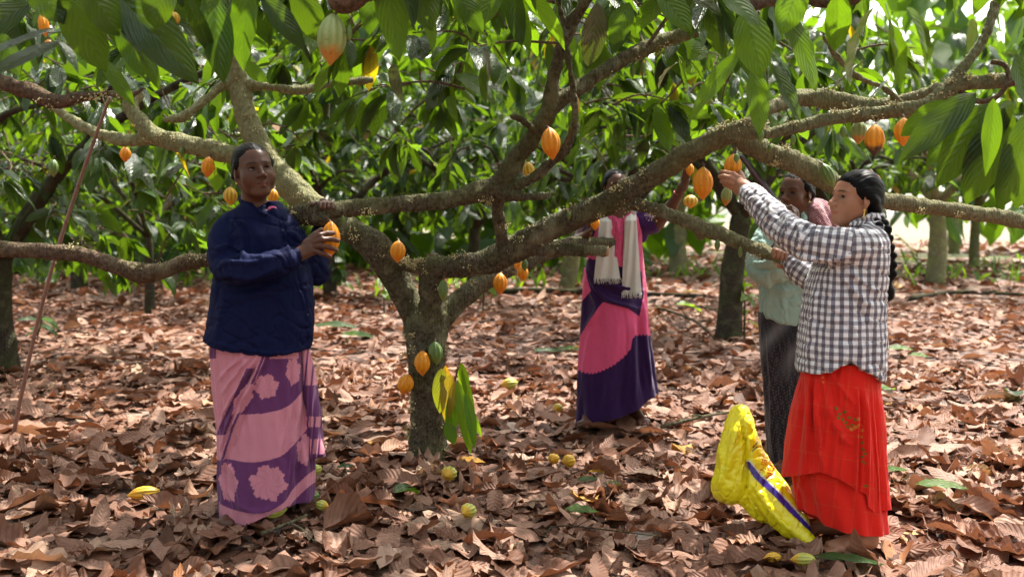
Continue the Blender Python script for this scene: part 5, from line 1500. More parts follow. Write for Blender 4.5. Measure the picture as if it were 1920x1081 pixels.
def pl4b(A, T, PX, PY):
    d = .004 * np.sin(A * 5 + T * 4)
    g = np.clip((PX - 1608) / 14, 0, 1) * (np.sin(A) > 0)
    d = d + .016 * g * (np.abs(((PX - 1608 - (PY - 720) * .045) / 17) % 1 - .5) * 2 - .5) * np.clip(T * 3, 0, 1)
    g2 = np.clip((1560 - PX) / 14, 0, 1) * (np.sin(A) > 0)
    d = d + .011 * g2 * (np.abs(((PX - 1490 + (PY - 720) * .10) / 15) % 1 - .5) * 2 - .5)
    return d
skirt("underskirt", Y0, [(0, 1512, 1640, .15), (.35, 1500, 1645, .17), (.6, 1482, 1652, .175), (.8, 1490, 1655, .18), (1, 1502, 1657, .185)],
      [(1490, 938), (1502, 956), (1528, 985), (1560, 1000), (1602, 1007), (1640, 1002), (1660, 992)], REDM, w4, col4, pl4, top=690, n=400, m=200,
      lines=[([(1506, 880), (1500, 920), (1500, 960)], .008, 4), ([(1560, 920), (1562, 960), (1558, 1000)], .004, 8)])
L4 = [([(1540, 690), (1552, 760), (1580, 820), (1602, 838)], .008, 6), ([(1548, 690), (1566, 740), (1590, 800), (1604, 812)], -.004, 6),
      ([(1530, 700), (1534, 800), (1545, 880)], .010, 4), ([(1524, 700), (1524, 800), (1522, 880)], -.009, 3), ([(1517, 700), (1514, 800), (1512, 880)], .009, 3.5), ([(1508, 710), (1500, 800), (1494, 880)], -.006, 4),
      ([(1608, 730), (1606, 830), (1598, 945)], .012, 3), ([(1614, 730), (1614, 830), (1608, 945)], -.012, 3), ([(1622, 730), (1626, 830), (1626, 950)], .010, 3.5), ([(1632, 730), (1640, 830), (1646, 945)], -.008, 3.5),
      ([(1560, 700), (1580, 730), (1604, 760)], .005, 5)]
skirt("overskirt", Y0 - .002, [(0, 1508, 1642, .16), (.15, 1500, 1644, .17), (.4, 1486, 1650, .18), (.7, 1478, 1656, .185), (1, 1470, 1662, .19)],
      [(1462, 893), (1475, 893), (1515, 884), (1545, 898), (1570, 916), (1592, 926), (1597, 950), (1612, 962), (1626, 957), (1640, 958), (1663, 952), (1670, 950)], REDM, w4, col4b, pl4b, top=685, n=620, m=280, lines=L4)

# ------------------------------------------------------------------ woman with the white shawl
Y0 = 6.10
w2 = person((at(1155, 795, Y0)[0], Y0, 0), "woman in a pink and purple sari wearing a fringed white shawl")
h2 = Head(at(1156, 352, Y0 - .02), (.18, -.95, .08), (-.06, .06, 1), 0.98)
neck = at(1158, 400, Y0 + .01)
B = h2.prims(neck_to=neck)
B += [cap(at(1130, 420, Y0), at(1188, 420, Y0), .05, .05, .04), cap(neck, at(1155, 560, Y0), .10, .10, .05),
      cap(at(1140, 580, Y0), at(1125, 760, Y0), .08, .045, .04), cap(at(1170, 580, Y0), at(1180, 760, Y0 + .02), .08, .045, .04)]
B += chain([(1200, 412, 0, 15), (1232, 418, -.03, 13), (1258, 388, -.16, 11), (1280, 350, -.30, 8), (1286, 338, -.32, 7.5)], Y0, .02)
for i_, (a_, b_) in enumerate(((1282, 1288), (1286, 1292), (1290, 1296), (1294, 1299))):
    B += chain([(1282 + i_ * 2.2, 337, -.33, 3.4), (1281 + i_ * 3.6, 327 + i_, -.35, 2.7), (1284 + i_ * 3.8, 319 + i_, -.37, 2.5), (1287 + i_ * 3.6, 314 + i_, -.365, 2.2)], Y0, .0025)
B += chain([(1282, 342, -.32, 4), (1280, 334, -.33, 3.4), (1285, 326, -.33, 2.9)], Y0, .004)
B += chain([(1112, 412, 0, 14), (1090, 440, -.02, 11), (1084, 452, -.06, 11), (1094, 446, -.2, 9), (1104, 436, -.28, 7)], Y0, .02)
for i_ in range(4): B += chain([(1102 + i_ * 2, 436 - i_ * 2, -.29, 3.6), (1108 + i_ * 2, 432 - i_ * 3, -.32, 3.2), (1114 + i_, 430 - i_ * 3, -.33, 2.8), (1119, 430 - i_ * 3, -.32, 2.5)], Y0, .004)
B += chain([(1102, 430, -.28, 4), (1105, 422, -.30, 3.4), (1110, 416, -.31, 2.8)], Y0, .004)
B += foot((at(1105, 790, Y0)[0], Y0 - .02, 0.0), (-.3, -1)) + foot((at(1190, 790, Y0)[0], Y0 + .04, 0.0), (.3, -1))
V, Fq = sculpt(B, .005, .01)
mesh_obj("body", V, Fq, skin_mat("skin_brown", (0.10, 0.042, 0.026)), w2, cols={"paint": h2.paint(V)})
h2.eyes(w2, (.2, .9, .2))
V, Fq = sculpt(h2.hair() + [h2.E((.0, -.11, -.02), (.04, .035, .04), k=.012)], .005, .006, strands(h2), dmax=.003)
mesh_obj("hair", V, Fq, HAIR, w2)
PK2, PU2 = np.array([.68, .09, .22]), np.array([.030, .008, .065])
drape2 = [(1097, 492), (1105, 484), (1165, 500), (1203, 508), (1207, 552), (1199, 593), (1178, 578), (1130, 566), (1108, 596), (1086, 632), (1088, 568), (1108, 545), (1100, 520)]
def col2(Q, A, T):
    x, y = Q.T; c = np.tile(PK2, (len(Q), 1)).astype(float)
    b_ = sint(x, [1070, 1080, 1110, 1150, 1180, 1190, 1225], [690, 692, 700, 684, 657, 630, 628]) + 1.5 * np.sin(x * .9)
    c[(y > b_)] = PU2
    c[inpoly(Q, drape2)] = PU2
    c[(y < 480) & (np.abs((x + y * .15) % 9 - 4) < .7)] = PK2 * .55
    r = np.random.default_rng(2)
    for _ in range(70):
        u = r.uniform(1080, 1230); v = r.uniform(600, 780)
        c[blob(Q, u, v, 1.6, 1.3, lobes=3, amp=.2)] *= [1.5, 1.2, 1.4] if v > 690 else [.85, .85, .9]
    return c
SARI2 = cloth_mat("dyed_sari_cotton", attr="col", rough=.7, wb=.25, sheen=.15)
L2 = [([(1096, 500), (1130, 555), (1180, 575), (1205, 580)], .012, 4), ([(1095, 520), (1120, 575), (1095, 620)], .012, 5), ([(1100, 505), (1150, 535), (1208, 545)], .010, 4), ([(1098, 512), (1150, 548), (1206, 560)], -.009, 3.5),
      ([(1205, 560), (1210, 640), (1222, 730)], .012, 3.5), ([(1198, 590), (1200, 660), (1205, 740)], -.010, 4), ([(1188, 600), (1190, 680), (1190, 750)], .009, 4), ([(1125, 570), (1100, 660), (1090, 780)], .008, 6),
      ([(1160, 580), (1150, 680), (1130, 780)], .006, 8), ([(1112, 600), (1105, 700), (1110, 780)], -.006, 5), ([(1175, 600), (1172, 690), (1160, 770)], -.006, 5), ([(1216, 570), (1219, 640), (1229, 730)], -.006, 2.5)]
skirt("sari", Y0, [(0, 1106, 1202, .11), (.1, 1096, 1207, .12), (.2, 1093, 1209, .13), (.45, 1089, 1214, .15), (.75, 1082, 1226, .17), (1, 1079, 1234, .18)],
      [(1076, 792), (1085, 795), (1110, 793), (1160, 783), (1195, 765), (1212, 748), (1232, 738), (1240, 736)], SARI2, w2, col2,
      lambda A, T, PX, PY: .008 * np.sin(A * 11 + 1) * T + .005 * np.sin(A * 4 + T * 5), top=480, lines=L2, n=420, m=260)
T2 = [loft(Y0, [(396, 1128, 1192, .07), (410, 1116, 1202, .10), (430, 1112, 1204, .12), (460, 1104, 1204, .125), (500, 1098, 1208, .12), (520, 1098, 1208, .12)], k=.02)]
T2.append(neg(cap(at(1158, 385, Y0 - .03), at(1160, 404, Y0 - .04), .06, .055, .006)))
V, Fq = sculpt(T2, .006)
V = fold(V, Fq, [([(1150, 400), (1160, 440), (1150, 490)], .008, 3), ([(1165, 400), (1172, 440), (1166, 490)], -.006, 3), ([(1140, 405), (1138, 450), (1130, 490)], .006, 4), ([(1110, 440), (1108, 470), (1104, 495)], .005, 3)])
mesh_obj("sari_bodice", V, Fq, SARI2, w2, cols={"col": col2(to_px(V), None, None)})
VIO = cloth_mat("violet_blouse_cloth", (.055, .014, .11), rough=.6)
for P_ in (chain([(1198, 410, .0, 19), (1214, 420, -.01, 19), (1226, 420, -.02, 17)], Y0, .02) + chain([(1200, 420, 0, 16), (1205, 445, .0, 10)], Y0, .02), chain([(1120, 410, 0, 18), (1108, 424, -.01, 16), (1102, 436, -.02, 15)], Y0, .02)):
    V, Fq = sculpt(P_, .006)
    V = V + vnormals(V, Fq) * (0.004 * snoise(V, 14, 15, 2))[:, None]
    mesh_obj("blouse_sleeve", V, Fq, VIO, w2)
# fringed shawl, two hanging lengths and a roll over the nape
WOOL = cloth_mat("white_shawl_cotton", (.60, .58, .55), rough=.9, wb=.5, sheen=.4, var=.1)
sh = None
def strip(xt0, xt1, xb0, xb1, yt, yb, Yt, seed, name="shawl"):
    r = np.random.default_rng(seed); n, m = 60, 90
    u = np.linspace(0, 1, n); t = np.linspace(0, 1, m)
    U, T = np.meshgrid(u, t)
    px = (xt0 + (xt1 - xt0) * U) * (1 - T) + (xb0 + (xb1 - xb0) * U) * T; py = yt + (yb - yt) * T
    front = []
    dy = -.135 - .015 * T + .02 * np.abs(U - .5) ** 2 * 4 + .012 * np.sin(U * 6.5 + seed + T * 3.5) * (.5 + .5 * T) + .004 * np.sin(U * 15 + T * 6 + seed) + .004 * np.sin(T * 14 + U * 4) + np.maximum(0, .12 - T * .9) * 1.0
    V = np.array([at(a, b_, Yt + d) for a, b_, d in zip(px.ravel(), py.ravel(), dy.ravel())])
    i = np.arange(m - 1)[:, None]; j = np.arange(n - 1)[None]
    Fq = np.stack([i * n + j, (i + 1) * n + j, (i + 1) * n + j + 1, i * n + j + 1], -1).reshape(-1, 4)
    back = V + [0, .007, 0]
    bd = np.r_[np.arange(n), np.arange(1, m) * n + n - 1, (m - 1) * n + np.arange(n - 2, -1, -1), np.arange(m - 2, 0, -1) * n]
    side = np.stack([bd, np.roll(bd, -1), np.roll(bd, -1) + len(V), bd + len(V)], 1)
    mb = MB(); mb.add(np.vstack([V, back]), np.vstack([Fq, Fq[:, ::-1] + len(V), side]))
    for q in range(26):
        a = V[(m - 1) * n + int(q * (n - 1) / 25)]
        pts = [a, a + [r.normal(0, .004), r.normal(0, .004), -.012], a + [r.normal(0, .006), r.normal(0, .004), -.026 - r.uniform(0, .010)]]
        vv, ff = tube(np.array(pts), [.0028, .0024, .0012], 4); mb.add(vv, ff)
    return mb
mb = strip(1126, 1144, 1114, 1163, 398, 522, Y0, 1)
a_, b_, c_ = mb.get()
mb2 = strip(1172, 1192, 1166, 1203, 392, 549, Y0, 2); a2, b2, c2 = mb2.get()
mb.add(a2, b2)
V, Fq = tube(catmull([at(1133, 400, Y0 - .06), at(1130, 390, Y0 + .03), at(1150, 384, Y0 + .10), at(1180, 386, Y0 + .09), at(1188, 392, Y0 + .02), at(1184, 398, Y0 - .06)], 5), .026, 12, rough=.06); mb.add(V, Fq)
mb.build("shawl", WOOL, w2)
BNG = simple_mat("bangle_red", (.5, .08, .04), .35)
V, Fq = tube(catmull([at(1271 + 7.5 * math.cos(a), 362 + 5 * math.sin(a) * .6 + 3 * math.cos(a), Y0 - .25 - .03 * math.sin(a)) for a in np.linspace(0, 6.283, 13)], 2), .0028, 6)
mesh_obj("bangle", V, Fq, BNG, w2)

# ------------------------------------------------------------------ woman in the mint shirt
Y0 = 5.0
w3 = person((at(1470, 870, Y0)[0], Y0, 0), "woman in a mint shirt and dark patterned skirt raising a long knife")
h3 = Head(at(1492, 362, Y0), (-.74, -.66, .0), (.03, .02, 1), 0.98)
neck = at(1506, 428, Y0 + .02)
B = h3.prims(fat=1.02, neck_to=neck, neck_r=.05)
B += [cap(at(1460, 450, Y0), at(1545, 450, Y0 + .05), .06, .06, .04), cap(neck, at(1480, 620, Y0), .10, .11, .05),
      cap(at(1460, 620, Y0), at(1458, 830, Y0), .08, .045, .04), cap(at(1490, 620, Y0), at(1490, 830, Y0), .08, .045, .04)]
B += chain([(1448, 455, -.04, 17), (1424, 503, -.10, 15), (1466, 455, -.27, 11), (1483, 420, -.36, 9)], Y0, .02)
B += chain([(1483, 420, -.36, 9), (1488, 408, -.38, 9.5), (1489, 399, -.385, 9)], Y0, .012)
for ch in ([(1490, 393, -.39, 4.4), (1482, 388, -.43, 4.2), (1474, 391, -.43, 3.9), (1473, 397, -.40, 3.4)], [(1492, 399, -.39, 4.4), (1485, 396, -.435, 4.2), (1477, 399, -.435, 3.9), (1476, 405, -.40, 3.4)],
           [(1492, 405, -.39, 4.3), (1487, 404, -.435, 4.1), (1480, 407, -.43, 3.8), (1480, 412, -.40, 3.3)], [(1491, 411, -.39, 4.1), (1488, 412, -.43, 3.9), (1483, 415, -.42, 3.5), (1483, 419, -.40, 3.1)],
           [(1484, 398, -.37, 4.6), (1477, 391, -.38, 4.2), (1471, 386, -.395, 3.7)]):
    B += chain(ch, Y0, .0035)
B += chain([(1548, 455, .04, 17), (1555, 520, .0, 14), (1530, 540, -.1, 11)], Y0, .02)
B += foot((at(1478, 870, Y0)[0], Y0 - .01, 0.0), (-.6, -1)) + foot((at(1495, 870, Y0)[0], Y0 + .06, 0.0), (-.3, -1))
V, Fq = sculpt(B, .0042, .01)
mesh_obj("body", V, Fq, skin_mat("skin_umber", (0.115, 0.048, 0.026)), w3, cols={"paint": h3.paint(V, (1.15, .66, .66))})
h3.eyes(w3, (-.3, .9, .0))
V, Fq = sculpt(h3.hair() + [h3.E((.0, -.115, -.045), (.036, .036, .045), k=.012)], .0042, .006, strands(h3), dmax=.003)
mesh_obj("hair", V, Fq, HAIR, w3)
V, Fq = uvsphere(h3.P(-.082, .004, -.046), .005, 8, 10); mesh_obj("earring", V, Fq, GOLD, w3)
MINT = cloth_mat("mint_cotton", (.27, .40, .35), rough=.8, sheen=.2)
S = [loft(Y0, [(402, 1486, 1530, .07, .02), (420, 1455, 1545, .10, .02), (445, 1432, 1556, .12), (490, 1426, 1560, .13), (540, 1424, 1555, .13), (612, 1427, 1550, .14)], hem=[(1420, 590), (1427, 592), (1450, 604), (1480, 612), (1520, 616), (1560, 612)], top=[(1470, 416), (1490, 404), (1530, 402), (1545, 415)], k=.025)]
S += chain([(1440, 442, -.02, 22), (1426, 470, -.06, 21), (1424, 500, -.11, 22), (1440, 512, -.16, 20), (1462, 480, -.25, 17), (1476, 445, -.32, 14)], Y0, .02, 3)
S += chain([(1424, 508, -.12, 16), (1450, 515, -.18, 14), (1490, 508, -.2, 12)], Y0, .015, 3)
S += chain([(1548, 450, .03, 22), (1556, 500, .0, 20), (1545, 535, -.06, 17)], Y0, .02, 3)
S += chain([(1503, 398, -.05, 4), (1508, 410, -.075, 5), (1500, 424, -.10, 5)], Y0, .006, 3) + chain([(1521, 394, -.02, 4.5), (1526, 408, -.06, 5), (1520, 424, -.09, 5)], Y0, .006, 3) + chain([(1521, 394, -.02, 4), (1526, 388, .06, 4), (1500, 388, .08, 4)], Y0, .006, 3)
S.append(neg(cap(at(1502, 385, Y0), at(1508, 410, Y0 - .0), .052, .052, .006)))
V, Fq = sculpt(S, .0062, .02)
V = fold(V, Fq, [([(1416, 470), (1432, 478), (1445, 470)], .008, 4), ([(1410, 492), (1430, 494), (1450, 484)], .009, 4), ([(1412, 504), (1440, 506), (1480, 500)], -.008, 3), ([(1445, 530), (1440, 570), (1436, 600)], .008, 6), ([(1470, 530), (1468, 570), (1472, 608)], .006, 6), ([(1430, 525), (1460, 545), (1500, 540)], .007, 5),
                 ([(1430, 448), (1428, 470), (1420, 490)], .007, 4), ([(1428, 590), (1450, 600), (1480, 608)], .004, 2.5)])
V = wrinkle(V, Fq, 18, .006)
mesh_obj("shirt", V, Fq, MINT, w3)
def colt(Q, A, T):
    x, y = Q.T; c = np.tile(np.array([.42, .20, .22]), (len(Q), 1)).astype(float)
    c[((x + y) % 5 < 1.4) | ((x - y) % 5 < 1.4)] = [.10, .02, .03]
    return c
TOW = cloth_mat("checked_towel", attr="col", rough=.9, wb=.5, sheen=.4)
V, Fq = sculpt(chain([(1530, 388, .08, 12), (1524, 392, -.0, 12), (1533, 410, -.06, 14), (1545, 445, -.09, 14), (1550, 500, -.10, 14), (1548, 560, -.11, 13)], Y0, .03, 3) + chain([(1530, 388, .08, 12), (1545, 400, .06, 16), (1558, 430, .0, 14)], Y0, .03, 3), .004)
V = V + vnormals(V, Fq) * (0.006 * snoise(V * [1, 1, .4], 14, 19, 2))[:, None]
mesh_obj("shoulder_towel", V, Fq, TOW, w3, cols={"col": colt(to_px(V), None, None)})
def col3(Q, A, T):
    x, y = Q.T; c = np.tile(np.array([.016, .017, .024]), (len(Q), 1)).astype(float)
    s_ = x * .9 + y * .45
    v = .5 + .5 * np.sin(s_ * .10 + 1.2 * np.sin(y * .03))
    up = np.clip((720 - y) / 60, 0, 1)
    c = c + (up * v ** 2)[:, None] * np.array([.10, .11, .12])
    lf = (np.sin(x * .9 + np.sin(y * .35) * 2) * np.sin(y * .55 + np.sin(x * .3) * 2) > .55)
    c[lf & (y > 640)] = [.10, .085, .09]
    c[lf & (y <= 640)] += [.03, .03, .03]
    return c
skirt("skirt", Y0, [(0, 1424, 1545, .13), (.3, 1427, 1540, .14), (.65, 1434, 1535, .15), (1, 1444, 1530, .15)], [(1435, 866), (1455, 872), (1490, 878), (1535, 880)], cloth_mat("dark_printed_cotton", attr="col", rough=.6, wb=.2), w3, col3,
      lambda A, T, PX, PY: .006 * np.sin(A * 9) * T + .004 * np.sin(A * 4 + T * 6), top=585, n=320, m=220,
      lines=[([(1440, 610), (1446, 700), (1452, 860)], .010, 4), ([(1455, 610), (1462, 700), (1468, 860)], -.008, 4), ([(1475, 610), (1478, 720), (1482, 870)], .008, 5)])
V, Fq = sculpt([cap(at(1462, 868, Y0 - .22) * [1, 1, 0] + [0, 0, -.004], at(1468, 868, Y0 - .02) * [1, 1, 0] + [0, 0, -.004], .045, .034, .01)], .006)

# knife in her hand: its own thing
kn_ = empty("harvest_knife", at(1478, 400, 4.60), "long dark knife with a wooden handle reaching up to the pod", "knife")
STEEL = simple_mat("worn_steel", (.085, .075, .10), .38, .75, nscale=30, var=.4, bump=.15)
bl = catmull([at(*p) for p in ((1388, 291, 4.33), (1400, 305, 4.38), (1415, 325, 4.43), (1436, 352, 4.50), (1459, 381, 4.57))], 6)
n = len(bl); t = np.linspace(0, 1, n); hw = np.interp(t, [0, .08, .5, 1], [.004, .011, .0155, .012])
T_ = np.gradient(bl, axis=0); T_ /= np.linalg.norm(T_, axis=1, keepdims=True); S_ = np.cross(T_, [0, 1, 0]); S_ /= np.linalg.norm(S_, axis=1, keepdims=True)
V = np.stack([bl + S_ * hw[:, None], bl + [0, -.0022, 0], bl - S_ * hw[:, None], bl + [0, .0022, 0]], 1).reshape(-1, 3)
i = np.arange(n - 1)[:, None]; j = np.arange(4)[None]
Fq = np.stack([i * 4 + j, i * 4 + (j + 1) % 4, (i + 1) * 4 + (j + 1) % 4, (i + 1) * 4 + j], -1).reshape(-1, 4)
Fq = np.vstack([Fq, [[3, 2, 1, 0]], [[(n - 1) * 4, (n - 1) * 4 + 1, (n - 1) * 4 + 2, (n - 1) * 4 + 3]]])
mesh_obj("blade", V, Fq, STEEL, kn_, smooth=False)
V, Fq = tube(catmull([at(1456, 377, 4.565), at(1466, 387, 4.585), at(1478, 399, 4.60), at(1487, 410, 4.615), at(1490, 420, 4.62)], 4), np.interp(np.linspace(0, 1, 17), [0, .25, .3, .8, 1], [.014, .014, .0115, .0125, .016]), 12)
mesh_obj("handle", V, Fq, simple_mat("worn_wood", (.20, .17, .15), .6, var=.3), kn_)
# ================================================================== PODS
def pod_mat(name, ridge, groove, tip, speck=.25):
    m, nt, out = new_mat(name); b = NB(nt)
    co = b.obj(); g = b.attr("groove", "Fac"); t = b.attr("along", "Fac")
    n1 = b.noise(co, 22, 5, .6).outputs[0]; n2 = b.noise(co, 130, 4).outputs[0]
    c = b.mix(g, ridge, groove)
    c = b.mix(b.ramp(b.math("ADD", t, b.math("MULTIPLY", n1, .5)), [(.85, 0), (1.25, 1)]), c, tip)
    c = b.mix(b.ramp(n1, [(.58, 0), (.75, speck)]), c, tuple(x * .35 for x in groove))
    c = b.mix(b.ramp(n2, [(.63, 0), (.68, .8)]), c, (.06, .03, .012))
    b.pbr(out, **{"Base Color": c, "Roughness": .42, "Specular IOR Level": .4, "Subsurface Weight": .05, "Normal": b.bump(b.math("ADD", n1, b.math("MULTIPLY", n2, .6)), .45, .003)})
    return m
ORANGE = pod_mat("pod_ripe_orange", (.80, .32, .012), (.72, .235, .008), (.74, .24, .01))
ORANGE_ROT = pod_mat("pod_orange_rotting", (.80, .32, .012), (.72, .235, .008), (.05, .02, .01))
YELLOW = pod_mat("pod_yellow", (.68, .42, .03), (.40, .20, .015), (.6, .3, .02), .4)
GREEN = pod_mat("pod_green", (.13, .21, .055), (.09, .15, .035), (.16, .22, .05))
PALEG = pod_mat("pod_pale_green", (.27, .32, .11), (.20, .26, .08), (.45, .20, .03))
YG = pod_mat("pod_yellow_green", (.50, .48, .09), (.22, .27, .05), (.6, .35, .03), .5)
STALK = simple_mat("pod_stalk", (.10, .06, .035), .85, nscale=70, var=.4)
def pod_geo(c, L, Rr, axis, roll=0.0, ridges=10, tipk=1.0, nu=36, nv=60, seed=0):
    """ridged drop: stem end at +axis"""
    r = np.random.default_rng(seed)
    axis = np.asarray(axis, float); axis /= np.linalg.norm(axis)
    ref = np.array([1.0, 0, 0]) if abs(axis[0]) < .8 else np.array([0, 1.0, 0])
    a1 = np.cross(axis, ref); a1 /= np.linalg.norm(a1); a2 = np.cross(axis, a1)
    v = np.linspace(0, 1, nu + 1); a = np.arange(nv) * 2 * np.pi / nv
    prof = np.sin(np.pi * v ** .88) ** .70
    prof = np.where(v > .72, prof * (1 - .42 * tipk * ((v - .72) / .28) ** 1.2), prof) + 0
    prof[0] = .12; prof[-1] = 0.015
    rid = np.cos(a * ridges + roll * ridges)
    pair = .5 * np.cos(a * ridges / 2 + roll)
    amp = (.055 * np.sin(np.pi * np.clip(v, .02, .98)) ** .4)[:, None]
    RR = Rr * (prof[:, None] * (1 + amp * (rid[None] ** 1) + .02 * pair[None]) + .008 * r.normal(size=(nu + 1, nv)) * prof[:, None])
    z = (.5 - v) * L
    P = np.asarray(c) + RR[..., None] * (np.cos(a)[None, :, None] * a1 + np.sin(a)[None, :, None] * a2) + z[:, None, None] * axis
    i = np.arange(nu)[:, None]; j = np.arange(nv)[None]; j2 = (j + 1) % nv
    Fq = np.stack([i * nv + j, (i + 1) * nv + j, (i + 1) * nv + j2, i * nv + j2], -1).reshape(-1, 4)
    groove = np.broadcast_to(((1 - rid) / 2) ** 1.5, (nu + 1, nv)).ravel()
    along = np.repeat(v, nv)
    return P.reshape(-1, 3), Fq, groove, along
pod_n = 0
def pod(px, py, hw, hh, Y, mat, label, tilt=0.0, group="cacao pods hanging from the limbs", stalk=None, depth_tilt=0.0, name="cacao_pod", cat="cacao pod", hr=(36, 60), roll=None):
    global pod_n; pod_n += 1
    c = at(px, py, Y); s = Y / F
    ax = np.array([math.sin(tilt), depth_tilt, math.cos(tilt)])
    L, Rr = 2 * hh * s, hw * s
    top = c + ax / np.linalg.norm(ax) * L * .5
    e = empty(name, top, label, cat, group)
    V, Fq, g, al = pod_geo(c, L, Rr, ax, roll=pod_n * 1.7 if roll is None else roll, seed=pod_n, nu=hr[0], nv=hr[1])
    mesh_obj("husk", V, Fq, mat, e, cols={"groove": g, "along": al})
    st = stalk if stalk is not None else top + np.array([.006, .01, .035])
    V, Fq = tube(catmull([top - ax * L * .03, top * .6 + st * .4 + [.004, 0, 0], st], 4), np.linspace(.0055, .0042, 9) if hw > 8 else np.linspace(.0028, .002, 9), 8, rough=.08, seed=pod_n)
    mesh_obj("stalk", V, Fq, STALK, e)
    return e
pod(619, 450, 17.5, 35, 4.07, ORANGE, "ripe orange pod clasped in the hand of the woman in navy", tilt=.06, stalk=at(606, 408, 4.17), roll=.2)
pod(746, 472, 14, 21, 4.93, ORANGE, "orange pod at the knotted left end of the thick limb over the fork", tilt=.05, stalk=at(745, 447, 5.0))
pod(792, 681, 14.5, 24.5, 4.93, ORANGE, "orange pod on the front of the low trunk, upper of its two orange ones", stalk=at(795, 652, 5.02))
pod(817, 662, 13.5, 23, 4.95, GREEN, "green ribbed pod pressed against the trunk beside an orange one", tilt=-.08, stalk=at(815, 634, 5.02))
pod(760, 721, 14.5, 21, 4.98, ORANGE, "orange pod leaning off the left side of the trunk, lowest on it", tilt=.35, stalk=at(776, 700, 5.05))
pod(938, 532, 13, 20.5, 5.25, ORANGE, "small orange pod alone beneath the rear limb right of the trunk", stalk=at(940, 508, 5.35))
pod(975, 498, 11, 13, 5.35, ORANGE, "orange pod half hidden just below the thick limb, left of a touching pair", stalk=at(975, 480, 5.4))
pod(980, 512, 10.5, 15.5, 5.15, ORANGE, "orange pod in front of a touching pair below the thick limb", tilt=-.1, stalk=at(983, 482, 5.2))
pod(984, 497, 6, 12, 5.05, GREEN, "small green pod overlapping the touching orange pair", stalk=at(985, 480, 5.0))
pod(1033, 270, 17.5, 30.5, 4.42, ORANGE, "large orange pod hanging high from the slanting upper branch", tilt=-.12, stalk=at(1022, 237, 4.5))
pod(1116, 419, 8.5, 13, 5.72, ORANGE, "small orange pod touching the lower hand of the white shawled woman", stalk=at(1118, 395, 5.75))
pod(1318, 345, 18, 31.5, 4.33, ORANGE, "big orange pod hanging below the limb left of the reaching hand", stalk=at(1317, 305, 4.36), roll=.4)
pod(1374, 313, 16, 24, 4.20, ORANGE, "orange pod gripped by the young woman in the checked shirt", stalk=at(1374, 270, 4.27))
pod(1381, 297, 5, 10, 4.12, GREEN, "tiny green pod in front of the gripped orange one", stalk=at(1380, 275, 4.2))
pod(1640, 264, 17.5, 30, 4.18, ORANGE_ROT, "orange pod with a dark rotten patch, middle of three at the right", stalk=at(1642, 225, 4.24), roll=.5)
pod(1694, 248, 16.5, 26.5, 4.12, ORANGE, "orange pod furthest right under the thin upper limb", stalk=at(1692, 215, 4.18))
pod(1610, 248, 14, 23, 4.35, PALEG, "pale green pod left of the orange one with the rotten patch", stalk=at(1606, 222, 4.33))
pod(1293, 318, 8, 12, 5.73, ORANGE, "orange pod under the raised fingertips of the white shawled woman", stalk=at(1296, 296, 5.7))
pod(235, 290, 10, 14.5, 5.9, ORANGE, "small orange pod in the shade right of the bamboo pole", stalk=at(236, 268, 5.85))
pod(390, 314, 12, 20, 5.2, ORANGE, "orange pod high behind the left shoulder of the navy jacket", tilt=.1, stalk=at(394, 288, 5.3))
pod(432, 368, 12.5, 17.5, 5.0, YELLOW, "yellow streaked pod just above the shoulder of the navy jacket", stalk=at(434, 345, 5.1))
pod(512, 370, 10, 16, 4.95, ORANGE, "orange pod peeping out behind the neck of the woman in navy", tilt=.1, stalk=at(515, 350, 5.0))
pod(622, 75, 26, 48, 2.95, PALEG, "huge pale green pod with an orange tip hanging at the top", tilt=.08, stalk=at(632, 22, 2.95), roll=.3)
pod(1553, 330, 12, 25, 4.45, GREEN, "green pod lying along the limb just above the black haired head", tilt=-.45, stalk=at(1538, 305, 4.5))
pod(1362, 368, 10, 19, 4.6, PALEG, "pale green pod below the wrist of the checked shirt", tilt=.1, stalk=at(1366, 344, 4.65))
pod(100, 315, 9, 17, 6.0, GREEN, "green pod in deep shade near the left edge", stalk=at(103, 292, 6.0))
pod(82, 48, 9, 22, 3.5, ORANGE, "orange pod among dark leaves in the top left corner, the longer one", tilt=-.15, stalk=at(78, 22, 3.5))
pod(91, 84, 7, 10, 3.6, ORANGE, "orange pod tip showing low among dark leaves in the top left corner", stalk=at(91, 68, 3.6))
pod(325, 36, 12, 14, 3.3, YELLOW, "yellow pod between dark leaves left of the big green pod", stalk=at(327, 16, 3.3))
pod(1081, 200, 6.5, 19, 5.2, YELLOW, "thin yellow pod seen behind the upright twig over the big orange pod", stalk=at(1081, 172, 5.2))
pod(992, 322, 11, 19, 5.6, YELLOW, "yellow pod behind the slender branch below the big orange pod", tilt=-.2, stalk=at(988, 296, 5.6))
pod(1295, 378, 13, 13, 6.6, YELLOW, "yellow pod blurred behind the raised forearm", stalk=at(1297, 358, 6.6))
pod(1642, 338, 9, 15, 4.4, ORANGE, "orange pod showing behind the top of the braided head", tilt=-.5, stalk=at(1632, 318, 4.45))
